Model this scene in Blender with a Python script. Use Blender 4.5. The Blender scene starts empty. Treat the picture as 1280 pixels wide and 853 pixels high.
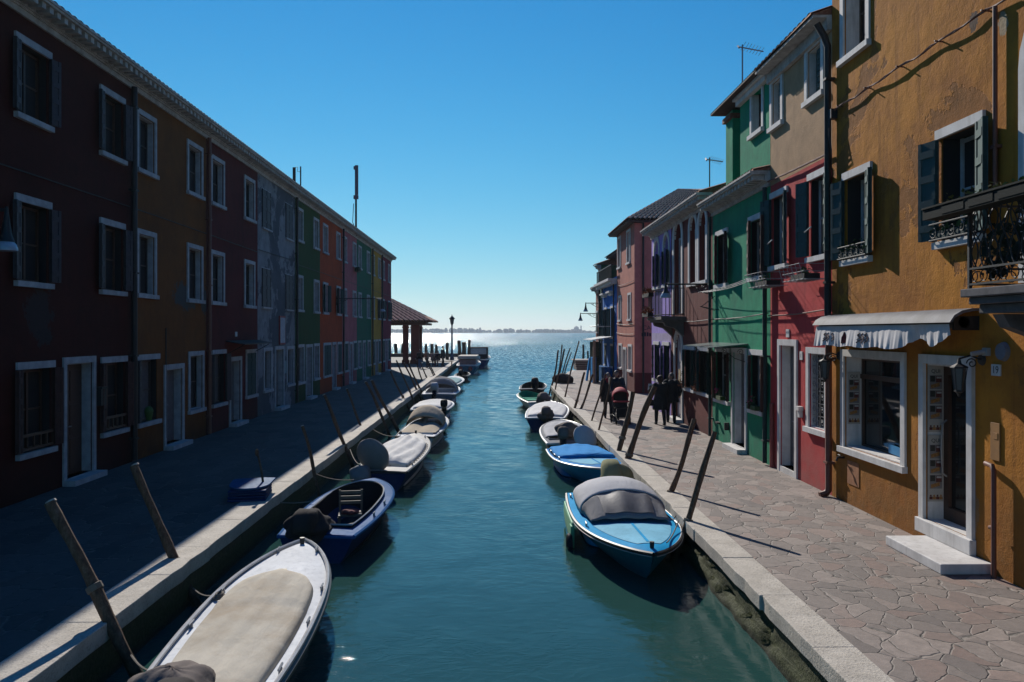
import bpy, bmesh, math, random
from mathutils import Vector, Matrix, noise
random.seed(7)
SC = bpy.context.scene
COL = SC.collection
R = math.radians
PI = math.pi
V = Vector
# ------------------------------------------------------------------ camera frame (used to measure the place)
F = 995.6; YAW = R(1.151); CAMH = 3.0; HOR = 415.0
FW = (math.sin(YAW), math.cos(YAW)); RT = (math.cos(YAW), -math.sin(YAW))
WATER = -0.6
def ray(px, py):
    u = (px-640)/F
    return (FW[0]+u*RT[0], FW[1]+u*RT[1], (HOR-py)/F)
def on_x(px, py, X):
    d = ray(px, py); t = X/d[0]; return (t*d[1], CAMH+t*d[2])
def on_z(px, py, z):
    d = ray(px, py); t = (z-CAMH)/d[2]; return (t*d[0], t*d[1])
def on_y(px, py, Y):
    d = ray(px, py); t = Y/d[1]; return (t*d[0], CAMH+t*d[2])

# ------------------------------------------------------------------ scene helpers
def tag(o, label=None, cat=None, group=None, kind=None):
    if label: o['label'] = label
    if cat: o['category'] = cat
    if group: o['group'] = group
    if kind: o['kind'] = kind
    return o
def empty(name, loc=(0,0,0), rz=0, label=None, cat=None, group=None):
    o = bpy.data.objects.new(name, None); COL.objects.link(o)
    o.location = loc; o.rotation_euler = (0,0,rz); o.empty_display_size = .2
    return tag(o, label, cat, group)
def copy_tree(o, parent=None):
    c = o.copy(); COL.objects.link(c); c.parent = parent
    for ch in list(o.children): copy_tree(ch, c)
    return c

class MB:
    def __init__(s): s.v = []; s.f = []; s.mi = []; s.cur = 0; s.M = None; s.uv = None
    def pt(s, p):
        p = V(p)
        s.v.append(tuple(s.M @ p) if s.M is not None else tuple(p)); return len(s.v)-1
    def face(s, idx): s.f.append(tuple(idx)); s.mi.append(s.cur)
    def poly(s, pts): s.face([s.pt(p) for p in pts])
    def box(s, x0, x1, y0, y1, z0, z1):
        if x1 < x0: x0, x1 = x1, x0
        if y1 < y0: y0, y1 = y1, y0
        if z1 < z0: z0, z1 = z1, z0
        b = [s.pt(p) for p in ((x0,y0,z0),(x1,y0,z0),(x1,y1,z0),(x0,y1,z0),(x0,y0,z1),(x1,y0,z1),(x1,y1,z1),(x0,y1,z1))]
        for q in ((0,3,2,1),(4,5,6,7),(0,1,5,4),(1,2,6,5),(2,3,7,6),(3,0,4,7)): s.face([b[i] for i in q])
    def obox(s, c, a, b, d):
        c, a, b, d = V(c), V(a), V(b), V(d)
        if a.cross(b).dot(d) < 0: a = -a
        k = [s.pt(c+i*a+j*b+l*d) for l in (-1,1) for (i,j) in ((-1,-1),(1,-1),(1,1),(-1,1))]
        for q in ((0,3,2,1),(4,5,6,7),(0,1,5,4),(1,2,6,5),(2,3,7,6),(3,0,4,7)): s.face([k[i] for i in q])
    def bar(s, p, q, w, h, up=(0,0,1)):
        p, q = V(p), V(q); d = (q-p)
        if d.length < 1e-6: return
        a = d.normalized(); u = V(up)
        if abs(a.dot(u)) > .98: u = V((1,0,0))
        b = a.cross(u).normalized(); c = b.cross(a)
        s.obox((p+q)/2, d/2, b*w/2, c*h/2)
    def tube(s, pts, r, n=8, cap=True):
        pts = [V(p) for p in pts]
        rr = r if isinstance(r, (list, tuple)) else [r]*len(pts)
        rings = []; ref = None
        for i, p in enumerate(pts):
            if i == 0: d = pts[1]-p
            elif i == len(pts)-1: d = p-pts[i-1]
            else: d = (pts[i+1]-p).normalized()+(p-pts[i-1]).normalized()
            d = d.normalized() if d.length > 1e-9 else V((0,0,1))
            if ref is None:
                ref = V((0,0,1)) if abs(d.z) < .9 else V((1,0,0))
            a = (ref - d*ref.dot(d))
            a = a.normalized() if a.length > 1e-6 else d.orthogonal().normalized()
            ref = a
            b = d.cross(a)
            rings.append([s.pt(p + (a*math.cos(2*PI*k/n)+b*math.sin(2*PI*k/n))*rr[i]) for k in range(n)])
        for i in range(len(rings)-1):
            A, B = rings[i], rings[i+1]
            for k in range(n): s.face((A[k], A[(k+1)%n], B[(k+1)%n], B[k]))
        if cap:
            s.face(rings[0][::-1]); s.face(rings[-1])
    def lathe(s, prof, c=(0,0,0), n=16):
        c = V(c); rings = []
        for (r, z) in prof:
            rings.append([s.pt(c+V((max(r,1e-4)*math.cos(2*PI*k/n), max(r,1e-4)*math.sin(2*PI*k/n), z))) for k in range(n)])
        for i in range(len(rings)-1):
            A, B = rings[i], rings[i+1]
            for k in range(n): s.face((A[k], A[(k+1)%n], B[(k+1)%n], B[k]))
        s.face(rings[0][::-1]); s.face(rings[-1])
    def grid(s, fn, nu, nv, wrap=False):
        ids = [[s.pt(fn(i/nu, j/nv)) for j in range(nv+1)] for i in range(nu+1)]
        for i in range(nu):
            for j in range(nv):
                s.face((ids[i][j], ids[i+1][j], ids[i+1][j+1], ids[i][j+1]))
    def ell(s, c, r, nu=12, nv=8, fn=None):
        c = V(c)
        def g(u, v):
            a = 2*PI*u; b = -PI/2+PI*v
            p = V((math.cos(a)*math.cos(b)*r[0], math.sin(a)*math.cos(b)*r[1], math.sin(b)*r[2]))
            if fn: p = fn(p)
            return c+p
        s.grid(g, nu, nv)
    def prism(s, pts, z0, z1):
        n = len(pts)
        a = [s.pt((x,y,z0)) for x, y in pts]; b = [s.pt((x,y,z1)) for x, y in pts]
        s.face(a[::-1]); s.face(b)
        for i in range(n): s.face((a[i], a[(i+1)%n], b[(i+1)%n], b[i]))
    def build(s, name, mat, parent=None, smooth=False, bevel=0, solid=0, loc=None, weld=True, auto=None):
        me = bpy.data.meshes.new(name)
        me.from_pydata(s.v, [], s.f); 
        mats = mat if isinstance(mat, (list, tuple)) else [mat]
        for m in mats: me.materials.append(m)
        if len(mats) > 1: me.polygons.foreach_set('material_index', s.mi)
        if weld:
            bm = bmesh.new(); bm.from_mesh(me)
            bmesh.ops.remove_doubles(bm, verts=bm.verts, dist=1e-4)
            bmesh.ops.dissolve_degenerate(bm, dist=1e-5, edges=bm.edges)
            bm.to_mesh(me); bm.free()
        if smooth:
            me.polygons.foreach_set('use_smooth', [True]*len(me.polygons))
            me.set_sharp_from_angle(angle=R(auto or 40))
        me.update()
        o = bpy.data.objects.new(name, me); COL.objects.link(o)
        if parent: o.parent = parent
        if loc: o.location = loc
        if solid:
            md = o.modifiers.new('solid', 'SOLIDIFY'); md.thickness = solid; md.offset = 0
        if bevel:
            md = o.modifiers.new('bevel', 'BEVEL'); md.width = bevel; md.segments = 2; md.limit_method = 'ANGLE'; md.angle_limit = R(40)
        return o

# ------------------------------------------------------------------ materials
class NT:
    def __init__(s, name):
        s.m = bpy.data.materials.new(name); s.m.use_nodes = True
        s.t = s.m.node_tree; s.n = s.t.nodes; s.b = s.n['Principled BSDF']; s._tc = None
    def new(s, typ, **kw):
        k = s.n.new(typ)
        for a, b in kw.items(): setattr(k, a, b)
        return k
    def link(s, a, b): s.t.links.new(a, b)
    @property
    def tc(s):
        if s._tc is None: s._tc = s.new('ShaderNodeTexCoord')
        return s._tc.outputs['Object']
    def mapping(s, scale=(1,1,1), vec=None, loc=(0,0,0), rot=(0,0,0)):
        k = s.new('ShaderNodeMapping'); k.inputs['Scale'].default_value = scale; k.inputs['Location'].default_value = loc; k.inputs['Rotation'].default_value = rot
        s.link(vec or s.tc, k.inputs['Vector']); return k.outputs[0]
    def noise(s, scale=5, detail=5, rough=.55, vec=None, dist=0):
        k = s.new('ShaderNodeTexNoise'); k.inputs['Scale'].default_value = scale; k.inputs['Detail'].default_value = detail
        k.inputs['Roughness'].default_value = rough; k.inputs['Distortion'].default_value = dist
        s.link(vec or getattr(s,'nv',None) or s.tc, k.inputs['Vector']); return k.outputs['Fac']
    def ramp(s, fac, a, b, ca=(0,0,0), cb=(1,1,1)):
        k = s.new('ShaderNodeValToRGB'); e = k.color_ramp.elements
        e[0].position = a; e[1].position = b; e[0].color = (*ca,1); e[1].color = (*cb,1)
        s.link(fac, k.inputs['Fac']); return k.outputs['Color']
    def mix(s, fac, a, b, mode='MIX'):
        k = s.new('ShaderNodeMix', data_type='RGBA', blend_type=mode)
        for sock, val in ((k.inputs[0], fac), (k.inputs[6], a), (k.inputs[7], b)):
            if isinstance(val, (int, float)): sock.default_value = val
            elif isinstance(val, (tuple, list)): sock.default_value = (*val[:3], 1)
            else: s.link(val, sock)
        return k.outputs[2]
    def math(s, op, a, b=0, clamp=False):
        k = s.new('ShaderNodeMath', operation=op, use_clamp=clamp)
        for sock, val in ((k.inputs[0], a), (k.inputs[1], b)):
            if isinstance(val, (int, float)): sock.default_value = val
            else: s.link(val, sock)
        return k.outputs[0]
    def maprange(s, v, a, b, c=0, d=1):
        k = s.new('ShaderNodeMapRange')
        s.link(v, k.inputs[0])
        for i, x in enumerate((a,b,c,d)): k.inputs[i+1].default_value = x
        return k.outputs[0]
    def sep(s, vec=None):
        k = s.new('ShaderNodeSeparateXYZ'); s.link(vec or s.tc, k.inputs[0]); return k.outputs
    def bump(s, h, strength=.3, dist=.02):
        k = s.new('ShaderNodeBump'); k.inputs['Strength'].default_value = strength; k.inputs['Distance'].default_value = dist
        s.link(h, k.inputs['Height']); s.link(k.outputs[0], s.b.inputs['Normal']); return k
    def set(s, col=None, rough=None, metal=None, spec=None, **kw):
        for nm, val in (('Base Color', col), ('Roughness', rough), ('Metallic', metal), ('Specular IOR Level', spec)):
            if val is None: continue
            if isinstance(val, (int, float)): s.b.inputs[nm].default_value = val
            elif isinstance(val, (tuple, list)): s.b.inputs[nm].default_value = (*val[:3], 1)
            else: s.link(val, s.b.inputs[nm])
        return s.m
def mul(c, k): return tuple(min(1, x*k) for x in c[:3])

def plain(name, col, rough=.6, metal=0, var=.25, scale=6, bump=0, spec=.5):
    t = NT(name)
    n = t.noise(scale, 5, .6)
    c = t.mix(t.ramp(n, .3, .7), mul(col, 1-var), mul(col, 1+var*.6))
    t.set(c, rough, metal, spec)
    if bump: t.bump(t.noise(scale*4, 4), bump, .01)
    return t.m

def plaster(name, col, alt=None, damp=.9, patches=(), peel=None, peel_at=.55, dampcol=None, band=None, streak=.35, lumps=.35):
    """painted lime render: blotches, rain streaks, rising damp, fallen patches"""
    t = NT(name); t.nv = t.mapping((1,1,1), loc=(random.uniform(-40,40), 0, random.uniform(-40,40)))
    alt = alt or mul(col, .72)
    big = t.noise(.55, 6, .62)
    mid = t.noise(2.6, 6, .65)
    fine = t.noise(38, 3, .6)
    c = t.mix(t.ramp(big, .36, .62), col, alt)
    c = t.mix(t.math('MULTIPLY', t.ramp(t.noise(1.3, 7, .7, dist=.6), .52, .62), .4), c, mul(alt, .7))
    c = t.mix(t.math('MULTIPLY', t.ramp(mid, .45, .72), .5), c, mul(col, 1.3))
    c = t.mix(t.math('MULTIPLY', t.ramp(fine, .35, .75), .22), c, mul(col, .6))
    st = t.noise(1.0, 5, .6, t.mapping((5, 5, .28)))
    c = t.mix(t.math('MULTIPLY', t.ramp(st, .52, .78), streak), c, mul(alt, .55))
    xyz = t.sep()
    if band:  # a painted band between two heights
        z0, z1, bc = band
        m1 = t.math('GREATER_THAN', xyz[2], z0); m2 = t.math('LESS_THAN', xyz[2], z1)
        bcv = t.mix(t.ramp(mid, .35, .7), bc, mul(bc, .72))
        c = t.mix(t.math('MULTIPLY', m1, m2), c, bcv)
    if damp:
        w = t.noise(1.7, 6, .65)
        h = t.math('ADD', xyz[2], t.math('MULTIPLY', w, -1.3))
        d = t.maprange(h, -.55, damp-.6, 1, 0)
        d = t.math('MULTIPLY', d, t.ramp(mid, .3, .6))
        c = t.mix(t.math('MULTIPLY', d, .75), c, dampcol or mul(alt, .5))
    bumph = t.math('ADD', t.math('MULTIPLY', mid, lumps*2.2), t.math('MULTIPLY', fine, .3))
    if peel:
        pn = t.math('ADD', t.noise(.42, 8, .68, dist=.4), t.math('MULTIPLY', t.math('SUBTRACT', fine, .5), .02))
        pm = t.ramp(pn, peel_at, peel_at+.012)
        pc = t.mix(t.ramp(mid, .3, .7), peel, mul(peel, .6)); pc = t.mix(t.ramp(t.noise(.9, 6, .7), .55, .66), pc, mul(peel, .45))
        c = t.mix(pm, c, pc)
        bumph = t.math('ADD', bumph, t.math('MULTIPLY', pm, -.5))
    for (px, pz, rx, rz, pc) in patches:
        dx = t.math('DIVIDE', t.math('SUBTRACT', xyz[0], px), rx); dz = t.math('DIVIDE', t.math('SUBTRACT', xyz[2], pz), rz)
        dd = t.math('ADD', t.math('MULTIPLY', dx, dx), t.math('MULTIPLY', dz, dz))
        dd = t.math('ADD', dd, t.math('MULTIPLY', t.math('SUBTRACT', t.noise(3.4, 9, .75), .5), 6.0))
        pm = t.ramp(dd, .95, 1.0, (1,1,1), (0,0,0))
        c = t.mix(pm, c, t.mix(t.ramp(fine, .3, .7), pc, mul(pc, .7)))
        bumph = t.math('ADD', bumph, t.math('MULTIPLY', pm, -.4))
    t.set(c, .93, spec=.2)
    t.bump(bumph, .55, .03)
    return t.m

M = {}
def mats():
    # stone, paint, metal
    t = NT('istrian_stone'); n = t.noise(3, 7, .65); f = t.noise(40, 4, .7)
    c = t.mix(t.ramp(n, .35, .7), (.52,.475,.41), (.37,.335,.285)); c = t.mix(t.math('MULTIPLY', t.ramp(f, .52, .70), .65), c, (.14,.125,.105))
    t.set(c, .85, spec=.2); t.bump(t.math('ADD', f, t.math('MULTIPLY', n, 1.5)), .6, .02); M['stone'] = t.m
    t = NT('white_window_stone'); n = t.noise(4, 6, .6); st = t.noise(2, 5, .6, t.mapping((6,6,.5)))
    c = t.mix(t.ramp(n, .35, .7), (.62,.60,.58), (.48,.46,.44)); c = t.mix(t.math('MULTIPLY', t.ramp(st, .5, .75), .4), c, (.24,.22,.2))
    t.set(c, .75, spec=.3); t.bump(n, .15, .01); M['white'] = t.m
    t = NT('cornice_stone'); n = t.noise(5, 7, .65); c = t.mix(t.ramp(n, .35, .65), (.50,.475,.45), (.30,.275,.25)); t.set(c, .85, spec=.2); M['cornice'] = t.m
    # quay wall: blocks, weed towards the water line (the tide's own band)
    t = NT('quay_wall_masonry')
    xyz = t.sep(); cmb = t.new('ShaderNodeCombineXYZ'); t.link(xyz[1], cmb.inputs[0]); t.link(xyz[2], cmb.inputs[1])
    br = t.new('ShaderNodeTexBrick'); br.inputs['Scale'].default_value = 1.0; br.inputs['Brick Width'].default_value = .62; br.inputs['Row Height'].default_value = .2
    br.inputs['Mortar Size'].default_value = .018; br.inputs['Color1'].default_value = (.085,.077,.058,1); br.inputs['Color2'].default_value = (.045,.043,.032,1); br.inputs['Mortar'].default_value = (.035,.035,.03,1)
    t.link(cmb.outputs[0], br.inputs['Vector'])
    n = t.noise(3.2, 7, .7); f = t.noise(22, 5, .7)
    h = t.math('ADD', xyz[2], t.math('MULTIPLY', n, .55))
    weed = t.maprange(h, -.12, .34, 1, .12)
    alg = t.mix(t.ramp(f, .35, .7), (.058,.072,.012), (.010,.014,.004))
    c = t.mix(t.math('MULTIPLY', weed, t.ramp(f, .2, .55)), br.outputs['Color'], alg)
    wet = t.maprange(t.math('ADD', xyz[2], t.math('MULTIPLY', n, .2)), -.5, -.38, 1, 0)
    c = t.mix(t.math('MULTIPLY', wet, .8), c, (.012,.014,.008))
    t.set(c, .8, spec=.3)
    hh = t.math('ADD', t.math('MULTIPLY', br.outputs['Fac'], -1), t.math('MULTIPLY', f, 1.2)); t.bump(hh, .7, .03); M['quaywall'] = t.m
    # paving: irregular trachyte flags
    def paving(nm, scale, stretch, c1, c2, joint, jw, rnd):
        t = NT(nm)
        warp = t.noise(1.1, 3, .5)
        k = t.new('ShaderNodeVectorMath', operation='MULTIPLY_ADD')
        nz = t.new('ShaderNodeTexNoise'); nz.inputs['Scale'].default_value = 1.3; nz.inputs['Detail'].default_value = 3; t.link(t.tc, nz.inputs['Vector'])
        t.link(nz.outputs['Color'], k.inputs[0]); k.inputs[1].default_value = (.55,.55,0); t.link(t.mapping(stretch), k.inputs[2])
        ve = t.new('ShaderNodeTexVoronoi', feature='DISTANCE_TO_EDGE'); ve.inputs['Scale'].default_value = scale; ve.inputs['Randomness'].default_value = rnd
        vc = t.new('ShaderNodeTexVoronoi', feature='F1'); vc.inputs['Scale'].default_value = scale; vc.inputs['Randomness'].default_value = rnd
        t.link(k.outputs[0], ve.inputs['Vector']); t.link(k.outputs[0], vc.inputs['Vector'])
        cs = t.new('ShaderNodeSeparateColor'); t.link(vc.outputs['Color'], cs.inputs[0])
        f = t.noise(9, 7, .7); g = t.noise(.35, 5, .6)
        c = t.mix(cs.outputs[0], c1, c2)
        c = t.mix(t.math('MULTIPLY', t.ramp(cs.outputs[1], .55, .8), .7), c, mul(c1, 1.45))
        c = t.mix(t.math('MULTIPLY', t.ramp(cs.outputs[2], .7, .8), .5), c, (c1[0]*1.1, c1[1]*.8, c1[2]*.72))
        c = t.mix(t.math('MULTIPLY', t.ramp(f, .35, .7), .55), c, mul(c2, .6))
        c = t.mix(t.math('MULTIPLY', t.ramp(g, .4, .65), .35), c, mul(joint, 1.0))
        wid = t.math('ADD', t.math('MULTIPLY', f, jw*1.2), jw*.25)
        e = t.math('LESS_THAN', ve.outputs['Distance'], wid)
        jc = t.mix(t.ramp(f, .42, .62), joint, mul(joint, .2))
        c = t.mix(e, c, jc)
        t.set(c, .78, spec=.35)
        hh = t.math('ADD', t.ramp(ve.outputs['Distance'], 0, .035), t.math('MULTIPLY', f, .5)); t.bump(hh, .5, .02)
        return t.m
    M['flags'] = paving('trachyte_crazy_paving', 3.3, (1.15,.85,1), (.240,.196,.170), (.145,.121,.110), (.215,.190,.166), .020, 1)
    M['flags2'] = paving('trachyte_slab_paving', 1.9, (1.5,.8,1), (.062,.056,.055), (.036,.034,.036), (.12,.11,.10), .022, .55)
    # water
    t = NT('canal_water')
    w1 = t.noise(.9, 4, .5, t.mapping((1,.8,1)), dist=.5); w2 = t.noise(4.2, 5, .6, t.mapping((.75,1.25,1)), dist=.7); w3 = t.noise(.22, 3, .5)
    calm = t.ramp(w3, .35, .65, (.35,.35,.35), (1,1,1))
    h = t.math('ADD', t.math('MULTIPLY', w1, .9), t.math('MULTIPLY', t.math('MULTIPLY', w2, calm), .36))
    mk = t.ramp(t.noise(.12, 4, .5), .35, .65)
    c = t.mix(mk, (.017,.058,.054), (.021,.064,.056))
    t.set(c, t.maprange(t.sep()[1], 60, 400, .045, .22), spec=.5); t.b.inputs['IOR'].default_value = 1.333
    yy = t.sep()[1]; amp = t.maprange(yy, 8, 70, .36, 1.0)
    bn = t.bump(h, .62, .10); t.link(t.math('MULTIPLY', amp, .66), bn.inputs['Strength'])
    # open lagoon: wind chop too fine to resolve, given as random facet slopes
    nz = t.new('ShaderNodeTexNoise'); nz.inputs['Scale'].default_value = 1; nz.inputs['Detail'].default_value = 5; nz.inputs['Roughness'].default_value = .6
    t.link(t.mapping((1.9,1.7,1)), nz.inputs['Vector'])
    cz = t.new('ShaderNodeVectorMath', operation='SUBTRACT'); t.link(nz.outputs['Color'], cz.inputs[0]); cz.inputs[1].default_value = (.5,.5,.5)
    far = t.math('ADD', t.maprange(yy, 10, 45, .04, .28), t.maprange(yy, 60, 250, 0, 2.6))
    fl = t.new('ShaderNodeCombineXYZ'); t.link(far, fl.inputs[0]); t.link(far, fl.inputs[1]); fl.inputs[2].default_value = 0
    mz = t.new('ShaderNodeVectorMath', operation='MULTIPLY'); t.link(cz.outputs[0], mz.inputs[0]); t.link(fl.outputs[0], mz.inputs[1])
    ad = t.new('ShaderNodeVectorMath', operation='ADD'); t.link(mz.outputs[0], ad.inputs[0]); t.link(bn.outputs[0], ad.inputs[1])
    # at a grazing view mostly the wave faces turned to the bridge are seen
    bi = t.new('ShaderNodeCombineXYZ'); t.link(t.maprange(yy, 12, 80, .01, -.085), bi.inputs[1])
    a2 = t.new('ShaderNodeVectorMath', operation='ADD'); t.link(ad.outputs[0], a2.inputs[0]); t.link(bi.outputs[0], a2.inputs[1])
    no = t.new('ShaderNodeVectorMath', operation='NORMALIZE'); t.link(a2.outputs[0], no.inputs[0]); t.link(no.outputs[0], t.b.inputs['Normal'])
    M['water'] = t.m
    # glass
    t = NT('window_glass'); t.set((.012,.016,.018), .06, spec=.6); t.bump(t.noise(1.2, 2), .05, .02); M['glass'] = t.m
    t = NT('shop_glass'); t.set((.006,.008,.009), .03, spec=.6); M['shopglass'] = t.m
    M['interior'] = plain('dark_interior', (.012,.011,.011), .9)
    M['curtain'] = plain('net_curtain', (.10,.095,.10), .9, var=.3, scale=9)
    M['iron'] = plain('black_iron', (.010,.010,.011), .6, 0, bump=.2, scale=30)
    M['iron2'] = plain('galvanised_iron', (.25,.25,.26), .45, .7)
    M['pipe_dark'] = plain('dark_downpipe', (.014,.010,.010), .6, 0)
    M['pipe_brown'] = plain('copper_downpipe', (.15,.05,.03), .6, 0)
    M['pipe_red'] = plain('red_downpipe', (.24,.045,.04), .6)
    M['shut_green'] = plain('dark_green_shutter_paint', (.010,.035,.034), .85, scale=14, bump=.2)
    M['shut_green_lit'] = plain('sunlit_green_shutter_paint', (.028,.072,.068), .85, scale=14, bump=.2)  # green shutter paint lightened for the leaves that stand in the sun
    M['shut_brown'] = plain('brown_shutter_paint', (.06,.022,.016), .85, scale=14, bump=.2)
    M['shut_grey'] = plain('weathered_grey_shutter', (.05,.04,.045), .7, scale=14, bump=.2)
    M['door_wood'] = plain('dark_door_wood', (.055,.025,.015), .5, scale=8, bump=.2)
    M['door_grey'] = plain('grey_door_paint', (.11,.105,.11), .6, scale=8)
    M['sash'] = plain('dark_sash', (.03,.022,.018), .5)
    M['sash_white'] = plain('white_sash', (.45,.45,.46), .5)
    M['white_shaded'] = plain('shaded_white_window_stone', (.36,.35,.36), .8, var=.3, scale=5)  # left-row copy of the white stone, darkened to carry the row's shade
    M['reveal'] = plain('pale_reveal_plaster', (.33,.30,.32), .85)
    # old wood
    t = NT('weathered_pole_wood'); g = t.noise(3, 6, .7, t.mapping((9,9,.7))); f = t.noise(18, 5, .7)
    c = t.mix(t.ramp(g, .35, .65), (.145,.082,.048), (.055,.031,.020)); c = t.mix(t.math('MULTIPLY', t.ramp(f, .5, .7), .5), c, (.22,.16,.12))
    wet = t.maprange(t.math('ADD', t.sep(t.new('ShaderNodeNewGeometry').outputs['Position'])[2], t.math('MULTIPLY', f, .3)), -.35, 0, 1, 0)
    c = t.mix(t.math('MULTIPLY', wet, .85), c, (.012,.014,.006))
    t.set(c, .8, spec=.25); t.bump(g, .6, .02); M['pole'] = t.m
    M['pole_cap'] = plain('pale_cut_wood', (.42,.36,.30), .8, scale=20)
    M['plank'] = plain('brown_planks', (.11,.055,.04), .75, scale=5, bump=.3)
    # roof tiles
    t = NT('clay_roof_tiles'); n = t.noise(2.2, 5, .7); f = t.noise(14, 5, .7)
    c = t.mix(t.ramp(n, .3, .7), (.24,.095,.055), (.11,.055,.04)); c = t.mix(t.math('MULTIPLY', t.ramp(f, .5, .7), .6), c, (.33,.25,.19))
    t.set(c, .85, spec=.2); t.bump(f, .3, .01); M['tile'] = t.m
    M['roof_dark'] = plain('dark_roof_eave', (.05,.03,.025), .85, scale=10, bump=.3)
mats()
# ------------------------------------------------------------------ houses
# house frame: x runs along the facade, +y points out of the wall towards the canal, z up
class House:
    def __init__(s, side, X, y0, y1, ztop, wall, label, depth=7, base=0, cat='house', name='terraced_house'):
        s.side, s.X, s.y0, s.y1, s.zt, s.depth = side, X, y0, y1, ztop, depth
        s.L = y1-y0; s.wall = wall; s.base = base
        if side == 'L': s.e = empty(name, (X, y1, 0), R(-90))
        else: s.e = empty(name, (X, y0, 0), R(90))
        tag(s.e, label, cat, 'painted houses along the left quay' if side == 'L' else 'painted houses along the right quay')
        s.holes = []; s.d = .24
    def s_of(s, Y): return s.y1-Y if s.side == 'L' else Y-s.y0
    def rect(s, px0, px1, pt, pb, X=None):
        """a rectangle measured on the facade: left edge, right edge, top at the left edge, bottom at the right edge"""
        Ya, zt = on_x(px0, pt, s.X); Yb, zb = on_x(px1, pb, s.X)
        a, b = s.s_of(Ya), s.s_of(Yb)
        return (min(a,b), max(a,b), zb, zt)
    def finish(s, extra_wall=None):
        d = s.d
        xs = sorted(set([.003, s.L-.003]+[v for h in s.holes for v in h[:2]]))
        zs = sorted(set([s.base, s.zt]+[v for h in s.holes for v in h[2:4]]))
        m = MB()
        for i in range(len(xs)-1):
            for j in range(len(zs)-1):
                cx, cz = (xs[i]+xs[i+1])/2, (zs[j]+zs[j+1])/2
                if any(h[0] < cx < h[1] and h[2] < cz < h[3] for h in s.holes): continue
                m.poly([(xs[i],0,zs[j]),(xs[i],0,zs[j+1]),(xs[i+1],0,zs[j+1]),(xs[i+1],0,zs[j])][::-1])
        for h in s.holes:
            a, b, lo, hi = h[:4]
            m.poly([(a,0,lo),(a,-d,lo),(a,-d,hi),(a,0,hi)]); m.poly([(b,0,lo),(b,0,hi),(b,-d,hi),(b,-d,lo)])
            m.poly([(a,0,lo),(b,0,lo),(b,-d,lo),(a,-d,lo)]); m.poly([(a,0,hi),(a,-d,hi),(b,-d,hi),(b,0,hi)])
            if len(h) > 4:   # arched head: fill the spandrels
                c = (a+b)/2; r = (b-a)/2; zc = hi-r; n = 10
                for sg in (-1, 1):
                    pts = [(c+sg*r*math.cos(PI/2*k/n), zc+r*math.sin(PI/2*k/n)) for k in range(n+1)]
                    for k in range(n):
                        p, q = pts[k], pts[k+1]
                        m.poly([(p[0],0,p[1]),(q[0],0,q[1]),(q[0],0,hi),(p[0],0,hi)])
                        m.poly([(p[0],0,p[1]),(p[0],-d,p[1]),(q[0],-d,q[1]),(q[0],0,q[1])])
        a, b, D = .003, s.L-.003, s.depth
        m.poly([(a,0,s.base),(a,-D,s.base),(a,-D,s.zt),(a,0,s.zt)][::-1]); m.poly([(b,0,s.base),(b,-D,s.base),(b,-D,s.zt),(b,0,s.zt)])
        m.poly([(a,-D,s.base),(b,-D,s.base),(b,-D,s.zt),(a,-D,s.zt)][::-1]); m.poly([(a,0,s.zt),(b,0,s.zt),(b,-D,s.zt),(a,-D,s.zt)])
        if extra_wall: extra_wall(m)
        return m.build('wall', s.wall, s.e)

def shutter_leaf(m, hx, z0, z1, w, ang, left, y=.035, battens=3, th=.04):
    """one leaf hinged at hx; ang 0 closed, 90 straight out, 170 folded back on the wall"""
    a = R(ang)
    d = V((math.cos(a), math.sin(a), 0)) if left else V((-math.cos(a), math.sin(a), 0))
    nrm = V((-d.y, d.x, 0)) if left else V((d.y, -d.x, 0))
    c = V((hx, y+.02, (z0+z1)/2))+d*w/2
    m.obox(c, d*w/2, nrm*th/2, V((0,0,(z1-z0)/2)))
    for k in range(battens):
        z = z0+(z1-z0)*(k+.5)/battens
        m.obox(V((hx,y+.02,z))+d*w/2+nrm*0, d*(w/2-.02), nrm*(th/2+.018), V((0,0,.05)))
    # a frame line
    for q in (.0, 1):
        m.obox(V((hx,y+.02,(z0+z1)/2))+d*(w*q+(.03 if q == 0 else -.03)), d*.03, nrm*(th/2+.012), V((0,0,(z1-z0)/2)))

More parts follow.
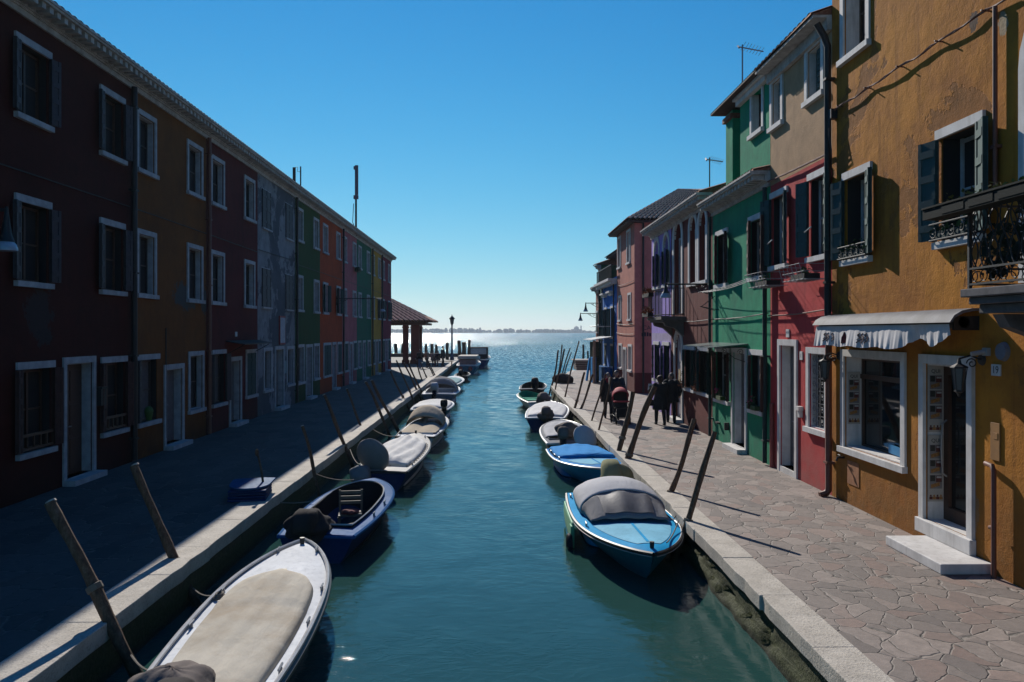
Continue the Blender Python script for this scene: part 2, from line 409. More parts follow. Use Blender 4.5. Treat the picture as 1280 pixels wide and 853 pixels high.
def window(H, r, style='surround', shut=None, shutmat='shut_green', sash='sash', inner='glass', fw=.10, bars=1, sill=True, arch=False, deep=None, name='window', leafw=None, mull=True):
    """r = outer rectangle of the stone frame; builds window > sash, pane, shutter"""
    a, b, lo, hi = r; deep = deep or H.d-.07; rd = -(H.d-.005)
    if style == 'surround': ha, hb, hl, hh = a+fw, b-fw, lo+.1, hi-.12
    elif style == 'lintel': ha, hb, hl, hh = a+.07, b-.07, lo+.1, hi-.13
    else: ha, hb, hl, hh = a+.02, b-.02, lo+.06, hi
    H.holes.append((ha, hb, hl, hh, True) if arch else (ha, hb, hl, hh))
    f = MB()
    p = .035
    c = (ha+hb)/2; rr = (hb-ha)/2; zc = hh-rr; n = 12
    if arch:
        if style == 'surround':
            f.box(a, ha-.001, -.05, p, hl, zc); f.box(hb+.001, b, -.05, p, hl, zc)
            for k in range(n):
                t0, t1 = PI*k/n, PI*(k+1)/n
                ro, ri = rr+fw, rr
                P = [(c+q*math.cos(t), zc+q*math.sin(t)) for q, t in ((ri,t0),(ro,t0),(ro,t1),(ri,t1))]
                A = [f.pt((x,p,z)) for x, z in P]; B = [f.pt((x,-.05,z)) for x, z in P]
                f.face(A); f.face((A[1],B[1],B[2],A[2])); f.face((A[0],A[3],B[3],B[0]))
    elif style == 'surround':
        f.box(a, b, -.02, p, hh+.001, hi)
        f.box(a, ha-.001, -.02, p, hl, hh); f.box(hb+.001, b, -.02, p, hl, hh)
    elif style == 'lintel':
        f.box(a-.02, b+.02, -.02, p+.01, hh+.001, hi)
    else:
        f.box(a, b, -.02, .006, hh+.001, hh+.03)
    # lining of the opening
    if not arch and style != 'lintel':
        t = .022
        f.box(ha+.001, ha+t, rd, -.021, hl+.002, hh-.002); f.box(hb-t, hb-.001, rd, -.021, hl+.002, hh-.002)
        f.box(ha+t, hb-t, rd, -.021, hh-t, hh-.002)
        f.box(ha+t, hb-t, rd, -.021, hl+.002, hl+t)
    fo = f.build(name, M['white_shaded' if H.side == 'L' else 'white'], H.e)
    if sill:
        q = MB(); q.box(a-.03, b+.03, -.02, .085, lo, hl-.001); q.build('sill', M['white_shaded' if H.side == 'L' else 'white'], fo if f.v else H.e)
    # sash + pane
    zr = zc if arch else hh
    s = MB(); y = -deep; w = .05
    s.box(ha+.022, ha+.022+w, y-.03, y+.02, hl, hh-(rr if arch else 0)); s.box(hb-.022-w, hb-.022, y-.03, y+.02, hl, hh-(rr if arch else 0))
    s.box(ha+.022+w, hb-.022-w, y-.03, y+.02, hl, hl+w); (s.box(c-.03, c+.03, y-.03, y+.025, hl+w, hh-w) if mull else None)
    if arch: s.box(ha+.022, hb-.022, y-.03, y+.022, zc-.03, zc+.03)
    else: s.box(ha+.022+w, hb-.022-w, y-.03, y+.02, hh-w-.02, hh-.022)
    for k in range(bars):
        z = hl+(zr-hl)*(k+1)/(bars+1); s.box(ha+.07, hb-.07, y-.025, y+.015, z-.015, z+.015)
    s.build('sash', M[sash], fo)
    if style == 'lintel':
        s2 = MB(); P = lambda x, z, y: (x, y, z); q = .006; c4 = [(ha+q,hl+.004),(hb-q,hl+.004),(hb-q,hh-.004),(ha+q,hh-.004)]
        for i in range(4):
            (xa,za),(xb,zb) = c4[i],c4[(i+1)%4]; s2.poly([P(xa,za,-.022),P(xb,zb,-.022),P(xb,zb,rd),P(xa,za,rd)])
        s2.build('reveal_lining', M['interior'], fo)
    g = MB(); g.box(ha+.002, hb-.002, y-.06, y-.012, hl+.002, hh-.002)
    g.build('pane', M[inner], fo)
    # shutters
    if shut == 'closed':
        for left in (True, False):
            m = MB(); shutter_leaf(m, ha if left else hb, hl+.01, hh-.01, (hb-ha)/2-.006, 1, left, y=-.012)
            m.build('shutter', M[shutmat], fo)
    elif shut:
        for left, ang in ((True, shut[0]), (False, shut[1])):
            if ang is None: continue
            m = MB(); shutter_leaf(m, ha-.01 if left else hb+.01, hl+.03, hh-.01, leafw or (hb-ha)/2, ang, left, battens=4)
            m.build('shutter', M[shutmat], fo)
    return fo

def door(H, r, leaf='door_wood', step=True, arch=False, fw=.11, deep=.2, fan=False, handle=True):
    a, b, lo, hi = r; lo = 0.0; rd = -(H.d-.005)
    ha, hb, hl, hh = a+fw, b-fw, .12, hi-.13
    H.holes.append((ha, hb, hl, hh, True) if arch else (ha, hb, hl, hh))
    f = MB(); p = .04; c = (ha+hb)/2; rr = (hb-ha)/2; zc = hh-rr; n = 12
    if arch:
        f.box(a, ha-.001, -.05, p, 0, zc); f.box(hb+.001, b, -.05, p, 0, zc)
        for k in range(n):
            t0, t1 = PI*k/n, PI*(k+1)/n
            P = [(c+q*math.cos(t), zc+q*math.sin(t)) for q, t in ((rr,t0),(rr+fw,t0),(rr+fw,t1),(rr,t1))]
            A = [f.pt((x,p,z)) for x, z in P]; B = [f.pt((x,-.05,z)) for x, z in P]
            f.face(A); f.face((A[1],B[1],B[2],A[2])); f.face((A[0],A[3],B[3],B[0]))
    else:
        f.box(a, b, -.02, p, hh+.001, hi); f.box(a, ha-.001, -.02, p, 0, hh); f.box(hb+.001, b, -.02, p, 0, hh)
        t = .022
        f.box(ha+.001, ha+t, rd, -.021, hl, hh-.002); f.box(hb-t, hb-.001, rd, -.021, hl, hh-.002); f.box(ha+t, hb-t, rd, -.021, hh-t, hh-.002)
    f.box(ha+.001, hb-.001, rd, .03, .0, hl)
    if step: f.box(a-.02, b+.02, .041, .26, 0, .11)
    fo = f.build('door', M['white_shaded' if H.side == 'L' else 'white'], H.e)
    l = MB(); l.box(ha+.002, hb-.002, -deep-.05, -deep, hl+.002, hh-.002)
    for q in range(2):
        for kz in range(3):
            x0 = ha+.1+(hb-ha-.2)*q/2+.02; x1 = ha+.1+(hb-ha-.2)*(q+1)/2-.02
            z0 = hl+.12+(hh-hl-.2)*kz/3; z1 = hl+.04+(hh-hl-.2)*(kz+1)/3
            l.box(x0, x1, -deep+.002, -deep+.015, z0, z1)
    l.build('door_leaf', M[leaf], fo)
    if handle:
        k = MB(); k.tube([(c+.02,-deep,1.1),(c+.02,-deep+.06,1.1),(c+.14,-deep+.06,1.1)], .012, 6); k.build('handle', M['iron2'], fo)
    return fo

def cornice(H, z0=8.60, over=.45, dent=True, zt=None, a=None, b=None, mat='cornice'):
    """fascia, row of dentils, overhanging slab; the slab's top edge at z0+.36"""
    a = .0 if a is None else a; b = H.L if b is None else b
    a += .002; b -= .002
    m = MB()
    m.box(a, b, .001, .05, z0, z0+.10); m.box(a, b, .001, .085, z0+.10, z0+.135)
    if dent:
        n = max(2, int((b-a)/.24))
        for k in range(n):
            x = a+(b-a)*(k+.5)/n; m.box(x-.06, x+.06, .001, over-.08, z0+.15, z0+.255)
        m.box(a, b, .001, .12, z0+.135, z0+.257)
    m.box(a, b, .001, over-.03, z0+.259, z0+.30); m.box(a, b, .001, over, z0+.302, z0+.345)
    return m.build('cornice', M[mat], H.e)

def roof(H, z, over=.42, rise=.35, depth=None, mat='tile'):
    D = depth or H.depth
    m = MB(); n = int(H.L/.22)
    def top(u, v):
        x = .003+(H.L-.006)*u; y = over-.03-v*(D*.5+over)
        return (x, y, z+.03+(D*.5+over)*rise*v+.035*abs(math.sin(PI*u*n)))
    m.grid(top, n*4, 6)
    m.poly([(.003,over-.03,z),(H.L-.003,over-.03,z),(H.L-.003,over-.03,z+.035),(.003,over-.03,z+.035)][::-1])
    zt = z+.03+(D*.5+over)*rise
    m.poly([(.003,-D*.5,zt),(H.L-.003,-D*.5,zt),(H.L-.003,-D,z),(.003,-D,z)])
    m.poly([(.003,over-.03,z),(.003,-D*.5,zt),(.003,-D,z)]); m.poly([(H.L-.003,over-.03,z),(H.L-.003,-D,z),(H.L-.003,-D*.5,zt)])
    return m.build('roof', M[mat], H.e, smooth=True)

def pipe(H, s, z0, z1, mat='pipe_dark', r=.05, y=.1, foot=False):
    m = MB(); pts = [(s,y,z1),(s,y,z0)]
    if foot: pts += [(s,y+.04,z0-.06),(s,y+.16,z0-.1)]
    m.tube(pts, r, 10)
    z = z0+.5
    while z < z1:
        m.box(s-r-.02, s+r+.02, .002, y+r+.006, z-.02, z+.02); z += 1.9
    return m.build('drainpipe', M[mat], H.e, smooth=True)

def cable(H, pts, r=.012, mat='iron', name='cable', sag=.0):
    m = MB(); out = []
    for i in range(len(pts)-1):
        p, q = V(pts[i]), V(pts[i+1]); n = 10
        for k in range(n):
            t = k/n; out.append(p.lerp(q, t)+V((0,0,-sag*4*t*(1-t)+random.uniform(-.004,.004))))
    out.append(V(pts[-1]))
    m.tube(out, r, 6); return m.build(name, M[mat], H.e, smooth=True)

XL = -8.4
LEFT = []
def left_row():
    TZ = (6.75, 8.25); MZ = (3.80, 5.43); GZ = (.74, 2.46)
    def W(H, Y0, Y1, z, **k): return window(H, (H.s_of(Y1), H.s_of(Y0), z[0], z[1]), **k)
    def D(H, Y0, Y1, zt, **k): return door(H, (H.s_of(Y1), H.s_of(Y0), 0, zt), **k)
    P = plaster
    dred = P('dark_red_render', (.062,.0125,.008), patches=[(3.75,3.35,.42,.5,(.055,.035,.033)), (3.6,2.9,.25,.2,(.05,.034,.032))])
    # -- dark red house, nearest
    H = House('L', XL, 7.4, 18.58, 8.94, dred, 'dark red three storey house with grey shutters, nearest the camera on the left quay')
    for Y in (11.0, 14.07, 17.05):
        for z in (TZ, MZ): W(H, Y, Y+1.09, z, style='lintel', shut=(165, 168), shutmat='shut_grey', inner='interior', sash='door_wood', leafw=.22)
    for (a, b) in ((14.12,15.27),(17.1,18.24),(8.6,9.75)):
        w = W(H, a, b, GZ, style='lintel', shut=(165, 168), shutmat='shut_brown', inner='interior', sash='door_wood', leafw=.2)
        m = MB(); x0, x1 = H.s_of(b)+.06, H.s_of(a)-.06      # low wooden guard across the foot of the window
        m.box(x0, x1, .02, .05, 1.12, 1.17); m.box(x0, x1, .02, .05, .88, .92)
        for k in range(6): m.box(x0+(x1-x0)*k/5-.015, x0+(x1-x0)*k/5+.015, .018, .048, .88, 1.12)
        m.build('guard_rail', M['door_wood'], w)
    D(H, 15.6, 16.84, 2.5)
    m = MB(); m.box(H.s_of(17.0)-.1, H.s_of(17.0)+.12, .002, .12, 1.45, 1.8); m.box(H.s_of(17.0)-.12, H.s_of(17.0)+.14, .002, .15, 1.8, 1.84); m.build('letter_box', M['iron'], H.e)
    cornice(H); roof(H, 8.948); pipe(H, .12, .05, 8.62, r=.065)
    cable(H, [(0.2,.03,5.86),(5,.03,5.84),(11.1,.03,5.9)]); H.finish(); LEFT.append(H)
    # -- ochre house
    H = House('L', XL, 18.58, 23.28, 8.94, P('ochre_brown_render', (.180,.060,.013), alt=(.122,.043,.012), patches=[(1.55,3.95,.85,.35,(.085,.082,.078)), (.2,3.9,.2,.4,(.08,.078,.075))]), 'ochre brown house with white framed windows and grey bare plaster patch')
    for a, b in ((18.76,19.84),(21.8,22.96)):
        W(H, a, b, TZ, inner='interior'); W(H, a, b, MZ, inner='interior')
    W(H, 18.79, 19.99, GZ, style='lintel', inner='curtain', shut=(None, 165), shutmat='shut_grey', leafw=.22); W(H, 21.9, 23.05, GZ, inner='interior')
    D(H, 20.3, 21.57, 2.16, leaf='door_grey')
    m = MB(); m.lathe([(.06,0),(.09,.14),(.1,.15)], (H.s_of(19.45),.0,.86), 10); m.ell((H.s_of(19.45),.0,1.08), (.12,.1,.12)); m.build('potted_plant', plain('plant_green',(.05,.12,.02),.8), H.e)
    cornice(H); roof(H, 8.948); pipe(H, .03, .05, 8.62, mat='pipe_brown', r=.055)
    cable(H, [(0.1,.03,5.84),(4.6,.03,5.86)]); cable(H, [(2.9,.03,3.1),(2.9,.03,.3)], .015); H.finish(); LEFT.append(H)
    # -- wine red house
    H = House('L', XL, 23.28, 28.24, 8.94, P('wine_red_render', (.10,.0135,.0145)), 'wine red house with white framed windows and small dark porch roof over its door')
    for a, b in ((23.6,24.78),(26.72,27.88)):
        W(H, a, b, TZ, inner='interior'); W(H, a, b, MZ, inner='interior')
    W(H, 23.7, 24.89, GZ, style='lintel', inner='curtain', shut=(165, 165), shutmat='shut_grey', leafw=.22); W(H, 26.88, 28.08, (.74,2.4), inner='interior', shut='closed', shutmat='shut_green')
    D(H, 25.22, 26.42, 2.2, leaf='door_grey')
    m = MB(); m.M = None; a, b = H.s_of(28.1), H.s_of(24.9); m.obox(((a+b)/2,.3,2.66), ((b-a)/2,0,0), (0,.3,-.05), (0,.002,.012)); m.bar((a+.2,.0,2.3),(a+.2,.5,2.58),.02,.02); m.bar((b-.2,.0,2.3),(b-.2,.5,2.58),.02,.02); m.build('porch_roof', M['iron'], H.e)
    m = MB(); m.box(H.s_of(25.9)-.09, H.s_of(25.9)+.09, .002, .02, 2.85, 3.0); m.build('number_plate', M['white'], H.e)
    cornice(H); roof(H, 8.948); cable(H, [(0.1,.03,5.8),(4.9,.03,5.84)]); H.finish(); LEFT.append(H)
    # -- peeling grey house
    pg = P('peeling_grey_render', (.085,.095,.11), alt=(.065,.072,.085), peel=(.25,.25,.265), peel_at=.50, damp=1.2, dampcol=(.07,.075,.085), streak=.4)
    H = House('L', XL, 28.24, 33.5, 8.94, pg, 'grey house with large patches of peeling pale plaster')
    for a, b in ((28.72,29.83),(31.93,32.98)):
        W(H, a, b, (6.7,8.15), style='plain', inner='interior', shut='closed', shutmat='shut_grey'); W(H, a, b, (3.84,5.3), style='plain', inner='interior', shut='closed', shutmat='shut_grey')
    W(H, 28.92, 30.0, (.78,2.42), inner='door_grey', fw=.13); W(H, 32.1, 33.25, (.78,2.42), inner='door_grey', fw=.13)
    D(H, 30.37, 31.68, 2.45, leaf='door_grey')
    a, z1 = H.s_of(31.75), 3.62
    m = MB(); m.box(a-.02, a+.78, .002, .05, 2.5, z1); o = m.build('banner', plain('red_banner_border',(.25,.03,.03),.7), H.e)
    m = MB(); m.box(a+.04, a+.72, .051, .056, 2.57, z1-.07); m.build('banner_face', plain('pale_banner',(.30,.29,.33),.7), o)
    m = MB(); m.box(H.s_of(32.05), H.s_of(31.72), .002, .02, 1.35, 1.85); m.build('notice', plain('blue_notice',(.06,.16,.2),.6), H.e)
    cornice(H); roof(H, 8.948); pipe(H, .05, .05, 8.62); cable(H, [(0.1,.03,5.95),(5.2,.03,5.9)]); H.finish(); LEFT.append(H)
    # -- green, orange, pink, dark green, yellow, crimson
    def std(y0, y1, mat, label, wins, shutspec, doors, inner='interior', pipes=(), gz=GZ):
        H = House('L', XL, y0, y1, 8.94, mat, label)
        for (a, b, fl, sh, sm, inn) in wins:
            z = dict(t=(6.82,8.3), m=(3.85,5.43), g=gz)[fl]
            W(H, a, b, z, shut=sh, shutmat=sm, leafw=.3, inner=inn, fw=.12)
        for d in doors: D(H, *d)
        cornice(H); roof(H, 8.948)
        for p in pipes: pipe(H, p, .05, 8.62)
        cable(H, [(0.05,.03,5.82),(H.L-.05,.03,5.84)]); H.finish(); LEFT.append(H); return H
    N = None
    std(33.5, 38.2, P('bottle_green_render', (.018,.065,.018), alt=(.034,.058,.016), damp=1.6), 'bottle green house between the peeling grey house and the orange house',
        [(33.63,34.81,'t',N,'','curtain'),(36.8,37.88,'t',N,'','curtain'),(33.63,34.81,'m',N,'','curtain'),(36.86,37.98,'m',N,'','interior'),(33.77,35.0,'g',N,'','curtain'),(36.86,38.0,'g',N,'','curtain')], None, [(35.32,36.54,2.44)], pipes=())
    H = std(38.2, 43.68, P('burnt_orange_render', (.40,.052,.010)), 'burnt orange house with open dark green shutters on its middle floor',
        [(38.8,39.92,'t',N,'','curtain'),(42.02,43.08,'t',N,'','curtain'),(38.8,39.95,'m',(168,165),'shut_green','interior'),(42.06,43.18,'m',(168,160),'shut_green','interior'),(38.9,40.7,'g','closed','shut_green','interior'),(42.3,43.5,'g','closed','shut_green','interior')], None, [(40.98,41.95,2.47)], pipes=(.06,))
    H = std(43.68, 48.25, P('pink_render', (.42,.105,.12)), 'pink house left of the far bracket lamp, between orange and dark green houses',
        [(43.95,44.95,'t',N,'','curtain'),(46.81,47.95,'t',N,'','curtain'),(43.95,44.95,'m',N,'','curtain'),(46.81,47.95,'m',N,'','curtain'),(44.2,45.4,'g','closed','shut_green','interior'),(47.0,48.15,'g','closed','shut_green','interior')], None, [(45.7,46.7,2.42)])
    m = MB(); a = H.s_of(47.4); m.ell((a,.22,6.72),(.42,.16,.14)); m.box(a-.4,a+.4,.09,.3,6.55,6.68); m.build('flower_box', plain('dark_foliage',(.015,.03,.012),.9,var=.5,scale=30), H.e)
    std(48.25, 53.97, P('deep_green_render', (.010,.115,.060), alt=(.014,.09,.055)), 'deep green house with flower boxes on its middle floor, left quay',
        [(48.7,49.85,'t',N,'','curtain'),(51.9,53.1,'t',N,'','curtain'),(48.7,49.85,'m',N,'','curtain'),(51.95,53.1,'m',N,'','curtain'),(48.6,49.7,'g',N,'','curtain'),(52.2,53.4,'g',N,'','curtain')], None, [(50.3,51.4,2.46)], pipes=(.06,))
    std(53.97, 58.47, P('golden_yellow_render', (.48,.235,.025)), 'golden yellow house, second from the far end of the left row',
        [(54.2,55.2,'t',N,'','curtain'),(56.85,58.0,'t',N,'','curtain'),(54.2,55.2,'m',N,'','curtain'),(56.85,58.0,'m',(168,165),'shut_green','interior'),(54.2,55.3,'g','closed','shut_green','interior'),(57.0,58.1,'g','closed','shut_green','interior')], None, [(55.6,56.7,2.46)], pipes=(.06,))
    std(58.47, 64.04, P('crimson_render', (.22,.012,.035)), 'crimson house at the far end of the left row, beside the open lagoon',
        [(59.1,60.15,'t',N,'','curtain'),(62.1,63.3,'t',N,'','curtain'),(59.1,60.15,'m',(168,165),'shut_green','interior'),(62.1,63.3,'m',(168,165),'shut_green','interior'),(59.1,60.2,'g','closed','shut_green','interior'),(62.1,63.3,'g','closed','shut_green','interior')], None, [(60.6,61.7,2.46)])
left_row()
# ------------------------------------------------------------------ right row
XR = 6.15
def text_mesh(name, body, size, mat, parent, loc, rot, align='CENTER', extrude=.001):
    cu = bpy.data.curves.new(name, 'FONT'); cu.body = body; cu.size = size; cu.align_x = 'CENTER'; cu.align_y = align; cu.extrude = extrude
    t = bpy.data.objects.new(name, cu); COL.objects.link(t)
    dg = bpy.context.evaluated_depsgraph_get(); me = bpy.data.meshes.new_from_object(t.evaluated_get(dg))
    bpy.data.objects.remove(t); bpy.data.curves.remove(cu)
    me.materials.clear(); me.materials.append(mat); me.name = name
    o = bpy.data.objects.new(name, me); COL.objects.link(o); o.parent = parent; o.location = loc; o.rotation_euler = rot; return o
def curl(m, c, r, w, plane='xz', turns=1.3, y=0, n=16, flip=1):
    """a wrought iron scroll"""
    pts = []
    for k in range(n+1):
        t = k/n; a = turns*2*PI*t*flip; q = r*(1-.75*t)
        if plane == 'xz': pts.append((c[0]+q*math.cos(a), c[1], c[2]+q*math.sin(a)))
        else: pts.append((c[0], c[1]+q*math.cos(a), c[2]+q*math.sin(a)))
    m.tube(pts, w, 5)

def gable_soffit(H, z, over=.35, mat='roof_dark'):
    m = MB(); m.box(.002, H.L-.002, .001, over, z, z+.05); m.box(.002, H.L-.002, .001, .09, z-.22, z-.002)
    return m.build('eave', [M['cornice']], H.e)

def flower_tuft(m, c, r, n=40, size=.04):
    for k in range(n):
        p = V((random.gauss(0,.5)*r[0], random.gauss(0,.5)*r[1], abs(random.gauss(0,.5))*r[2]))+V(c)
        a = V((random.uniform(-1,1),random.uniform(-1,1),random.uniform(-1,1))).normalized(); b = a.orthogonal().normalized()
        s = size*random.uniform(.6,1.4)
        m.poly([p-a*s-b*s*.5, p+a*s-b*s*.4, p+a*s*.8+b*s*.5, p-a*s+b*s*.5])

def lantern(name, Y, z, Xw, out, label, group=None):
    """small wall lantern on a scrolled arm; local +y points out of the wall"""
    e = empty(name, (Xw, Y, z), R(90), label, 'lantern', group)
    m = MB(); m.lathe([(.09,0),(.09,.02)], (0,0,0), 12); m.M = Matrix.Rotation(R(-90),4,'X')
    m = MB(); m.tube([(0,.002,.05),(0,.03,.05)], [.08,.06], 12); m.tube([(0,.02,.05),(0,out*.5,.10),(0,out,.06)], .012, 6); curl(m, (0,out*.45,.0), .07, .008, 'yz')
    m.build('bracket', M['iron'], e)
    c = MB(); c.M = Matrix.Translation((0,out,0))
    c.lathe([(.015,.06),(.03,.0),(.10,-.04),(.105,-.055),(.085,-.06)], n=6)
    for k in range(6):
        a = 2*PI*k/6; c.tube([(.09*math.cos(a),.09*math.sin(a),-.055),(.055*math.cos(a),.055*math.sin(a),-.34)], .007, 4)
    c.lathe([(.06,-.335),(.06,-.355),(.03,-.37),(.012,-.42)], n=6)
    c.build('lantern_cage', M['iron'], e)
    g = MB(); g.M = Matrix.Translation((0,out,0)); g.lathe([(.08,-.062),(.05,-.33)], n=6); g.build('lantern_glass', M['lampglass'], e)
    return e

def bracket_lamp(loc, rz, out, drop, label, group, back=False):
    """street lamp on a long arm fixed to a facade; local +y points out of the wall"""
    e = empty('street_lamp', loc, rz, label, 'street lamp', group)
    m = MB(); m.tube([(0,.005,-.35),(0,.005,.12)], .035, 8); m.tube([(0,0,0),(0,out,0)], .024, 8)
    m.tube([(0,.02,-.3),(0,.28,-.22),(0,.6,-.04)], .014, 6)
    curl(m, (0,.2,-.09), .09, .012, 'yz'); curl(m, (0,.45,-.07), .06, .01, 'yz', flip=-1)
    m.build('arm', M['iron'], e, smooth=True)
    m = MB(); m.M = Matrix.Translation((0,out-.02,0)); m.lathe([(.02,.05),(.025,0),(.04,-drop*.3),(.055,-drop*.55),(.075,-drop*.8),(.11,-drop)], n=14); m.build('lamp_cap', M['iron'], e, smooth=True)
    m = MB(); m.M = Matrix.Translation((0,out-.02,-drop)); m.lathe([(.10,-.002),(.13,-.04),(.15,-.10),(.148,-.13),(.135,-.13)], n=18); m.build('lamp_shade', M['lampshade'], e, smooth=True)
    return e
M['lampglass'] = plain('frosted_lamp_glass', (.10,.10,.10), .25)
M['lampshade'] = plain('blue_white_lamp_shade', (.28,.34,.42), .25)

def plate(H, s, z, w, h, text=None, mat='white', size=.1, y=.003):
    m = MB(); m.box(s-w/2, s+w/2, y-.001, y+.018, z-h/2, z+h/2); o = m.build('number_plate', M[mat], H.e)
    if text:
        text_mesh('numerals', text, size, M['iron'], o, (s, y+.02, z), (R(90), 0, R(180)))
    return o

def right_row():
    P = plaster
    flowers = plain('rust_flowers', (.28,.075,.02), .9, var=.5, scale=30)
    leafm = plain('balcony_leaves', (.035,.07,.015), .9, var=.5, scale=30)
    # ================= ochre yellow house with the shop
    ymat = P('ochre_yellow_render', (.47,.185,.018), alt=(.30,.105,.015), damp=2.2, dampcol=(.15,.075,.025), streak=.9, peel=(.30,.115,.022), peel_at=.57, lumps=.6,
             patches=[(6.15,7.0,.09,.13,(.12,.08,.06)), (5.55,6.75,.1,.15,(.38,.3,.2)), (6.2,.75,.18,.35,(.3,.17,.08))])
    H = House('R', XR, 4.0, 14.46, 10.7, ymat, 'ochre yellow house with a shop front, awning and iron balcony at the right edge'); H.d = .34
    S = H.s_of
    def wr(Y0, Y1, z0, z1): return (S(Y0), S(Y1), z0, z1)
    def guard(w, a, b, z0, z1, y=.12):
        m = MB(); m.tube([(a,.01,z1),(a,y,z1),(b,y,z1),(b,.01,z1)], .012, 6); m.tube([(a,.01,z0),(a,y,z0),(b,y,z0),(b,.01,z0)], .012, 6)
        n = 5
        for k in range(n):
            x = a+(b-a)*(k+.5)/n; curl(m, (x,y,(z0+z1)/2), (z1-z0)*.42, .007, 'xz', flip=1 if k%2 else -1)
        m.build('guard_rail', M['iron'], w)
        m = MB()
        m.box(a+.08, b-.08, .02, y-.02, z0+.02, z0+.12); m.build('planter', M['shut_green'], w)
        m = MB(); flower_tuft(m, ((a+b)/2,.08,z0+.12), ((b-a)*.5,.07,.12), 60, .03); m.build('plants', leafm, w)
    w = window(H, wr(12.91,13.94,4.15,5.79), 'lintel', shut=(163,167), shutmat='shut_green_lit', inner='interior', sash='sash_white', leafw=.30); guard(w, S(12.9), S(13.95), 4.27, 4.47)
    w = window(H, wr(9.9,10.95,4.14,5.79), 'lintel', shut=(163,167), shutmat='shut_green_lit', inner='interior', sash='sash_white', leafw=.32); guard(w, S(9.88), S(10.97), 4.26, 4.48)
    window(H, wr(12.96,14.06,7.71,9.45), 'surround', inner='interior', shut=None, fw=.13)
    window(H, wr(9.9,10.95,7.71,9.45), 'surround', inner='interior', fw=.13)
    window(H, wr(7.6,9.21,3.47,6.8), 'surround', inner='interior', fw=.2, arch=True, sill=False)
    # shop window and door, timber frames set deep in the stone
    w = window(H, wr(11.81,14.04,.88,2.69), 'surround', inner='shopglass', sash='door_wood', fw=.13, bars=0, deep=.30, mull=False)
    m = MB(); a, b = S(11.95), S(13.9); m.box(a, b, -.31, -.255, 2.18, 2.26); m.build('transom', M['door_wood'], w)
    m = MB(); m.obox((S(12.45),-.265,1.08),(.42,0,.02),(0,.012,0),(0,0,.07)); m.build('display', plain('blue_display',(.02,.20,.42),.5), w)
    a, b, zt = S(10.1), S(11.39), 2.68
    ha, hb = a+.12, b-.12
    H.holes.append((ha, hb, .33, zt-.13))
    f = MB(); f.box(a,b,-.02,.05,zt-.129,zt); f.box(a,ha-.001,-.02,.05,.33,zt-.13); f.box(hb+.001,b,-.02,.05,.33,zt-.13)
    f.box(ha+.001,ha+.022,-.335,-.021,.332,zt-.132); f.box(hb-.022,hb-.001,-.335,-.021,.332,zt-.132); f.box(ha+.022,hb-.022,-.335,-.021,zt-.155,zt-.132)
    d_ = f.build('shop_door', M['white'], H.e)
    f = MB(); f.box(a-.03,b+.03,.001,.09,.131,.33); f.box(ha+.002,hb-.002,-.335,.0,.2,.331); f.build('threshold', M['white'], d_, bevel=.01)
    f = MB(); f.box(S(9.72),S(11.12),.002,.66,.0,.13); f.build('doorstep', M['white'], d_, bevel=.012)
    f = MB(); y = -.29
    f.box(ha+.023,ha+.14,y,y+.05,.332,zt-.16); f.box(hb-.14,hb-.023,y,y+.05,.332,zt-.16); f.box(ha+.14,hb-.14,y,y+.05,.332,.52); f.box(ha+.14,hb-.14,y,y+.05,zt-.29,zt-.16)
    f.build('door_frame', M['door_wood'], d_)
    f = MB(); f.box(ha+.02,hb-.02,y-.02,y-.003,.332,zt-.156); f.build('door_glass', M['shopglass'], d_)
    f = MB(); f.tube([(hb-.1,y+.05,.95),(hb-.1,y+.11,1.0),(hb-.1,y+.13,1.35),(hb-.1,y+.11,1.7),(hb-.1,y+.05,1.75)], .014, 8); f.build('door_handle', M['iron2'], d_, smooth=True)
    # awning, rolled back
    aw = MB(); y0, y1 = S(9.95), S(14.32); prof = [(.003,3.30),(.12,3.30),(.26,3.27),(.36,3.21),(.42,3.12),(.40,3.115),(.35,3.18),(.25,3.235),(.12,3.262),(.003,3.27)]
    A = [aw.pt((y0,p,z)) for p, z in prof]; B = [aw.pt((y1,p,z)) for p, z in prof]
    for k in range(len(prof)): aw.face((A[k],B[k],B[(k+1)%len(prof)],A[(k+1)%len(prof)]))
    aw.face(A[::-1]); aw.face(B)
    ao = aw.build('awning', plain('grey_awning_case',(.13,.13,.14),.7,var=.4,scale=3,spec=.2), H.e, smooth=True)
    m = MB(); m.tube([(y0+.06,.2,3.12),(y1-.06,.2,3.12)], .075, 12); m.box(y0+.06,y0+.1,.003,.33,3.02,3.2); m.box(y1-.1,y1-.06,.003,.33,3.02,3.2); m.build('roller', M['iron'], ao, smooth=True)
    def val(u, v):
        x = y0+.1+(y1-y0-.16)*u
        t = u*(y1-y0)
        bot = 2.76+.012*math.sin(t*7)
        if t < 1.4: bot = 2.75+.16*math.exp(-((t-.78)/.33)**2)+max(0,(.42-t))*.5
        sw = .011*math.sin(t*26+2*math.sin(t*3))*v+.007*math.sin(t*61)*v+.03*v*math.sin(t*5)
        yy = .37+.03*v+sw-(.05*v if t < 1 else 0)
        return (x, yy, 3.10+(bot-3.10)*v)
    m = MB(); m.grid(val, 150, 10); vo = m.build('valance', plain('white_valance_cloth',(.52,.50,.50),.85,var=.12), ao, smooth=True)
    m = MB()     # printed emblem and lettering, too creased to read
    def onv(u, v, d=.006): p = V(val(u,v)); return p+V((0,d,0))
    uc = 1-(50/190.)
    m.cur = 0
    for k in range(14):
        q = k/13; u = .70+.035*q
        m.tube([onv(u,.28+.5*abs(q-.5)), onv(u,.85)], .006, 4)
    m.build('emblem', plain('dark_red_print',(.13,.02,.02),.8), vo)
    m = MB()
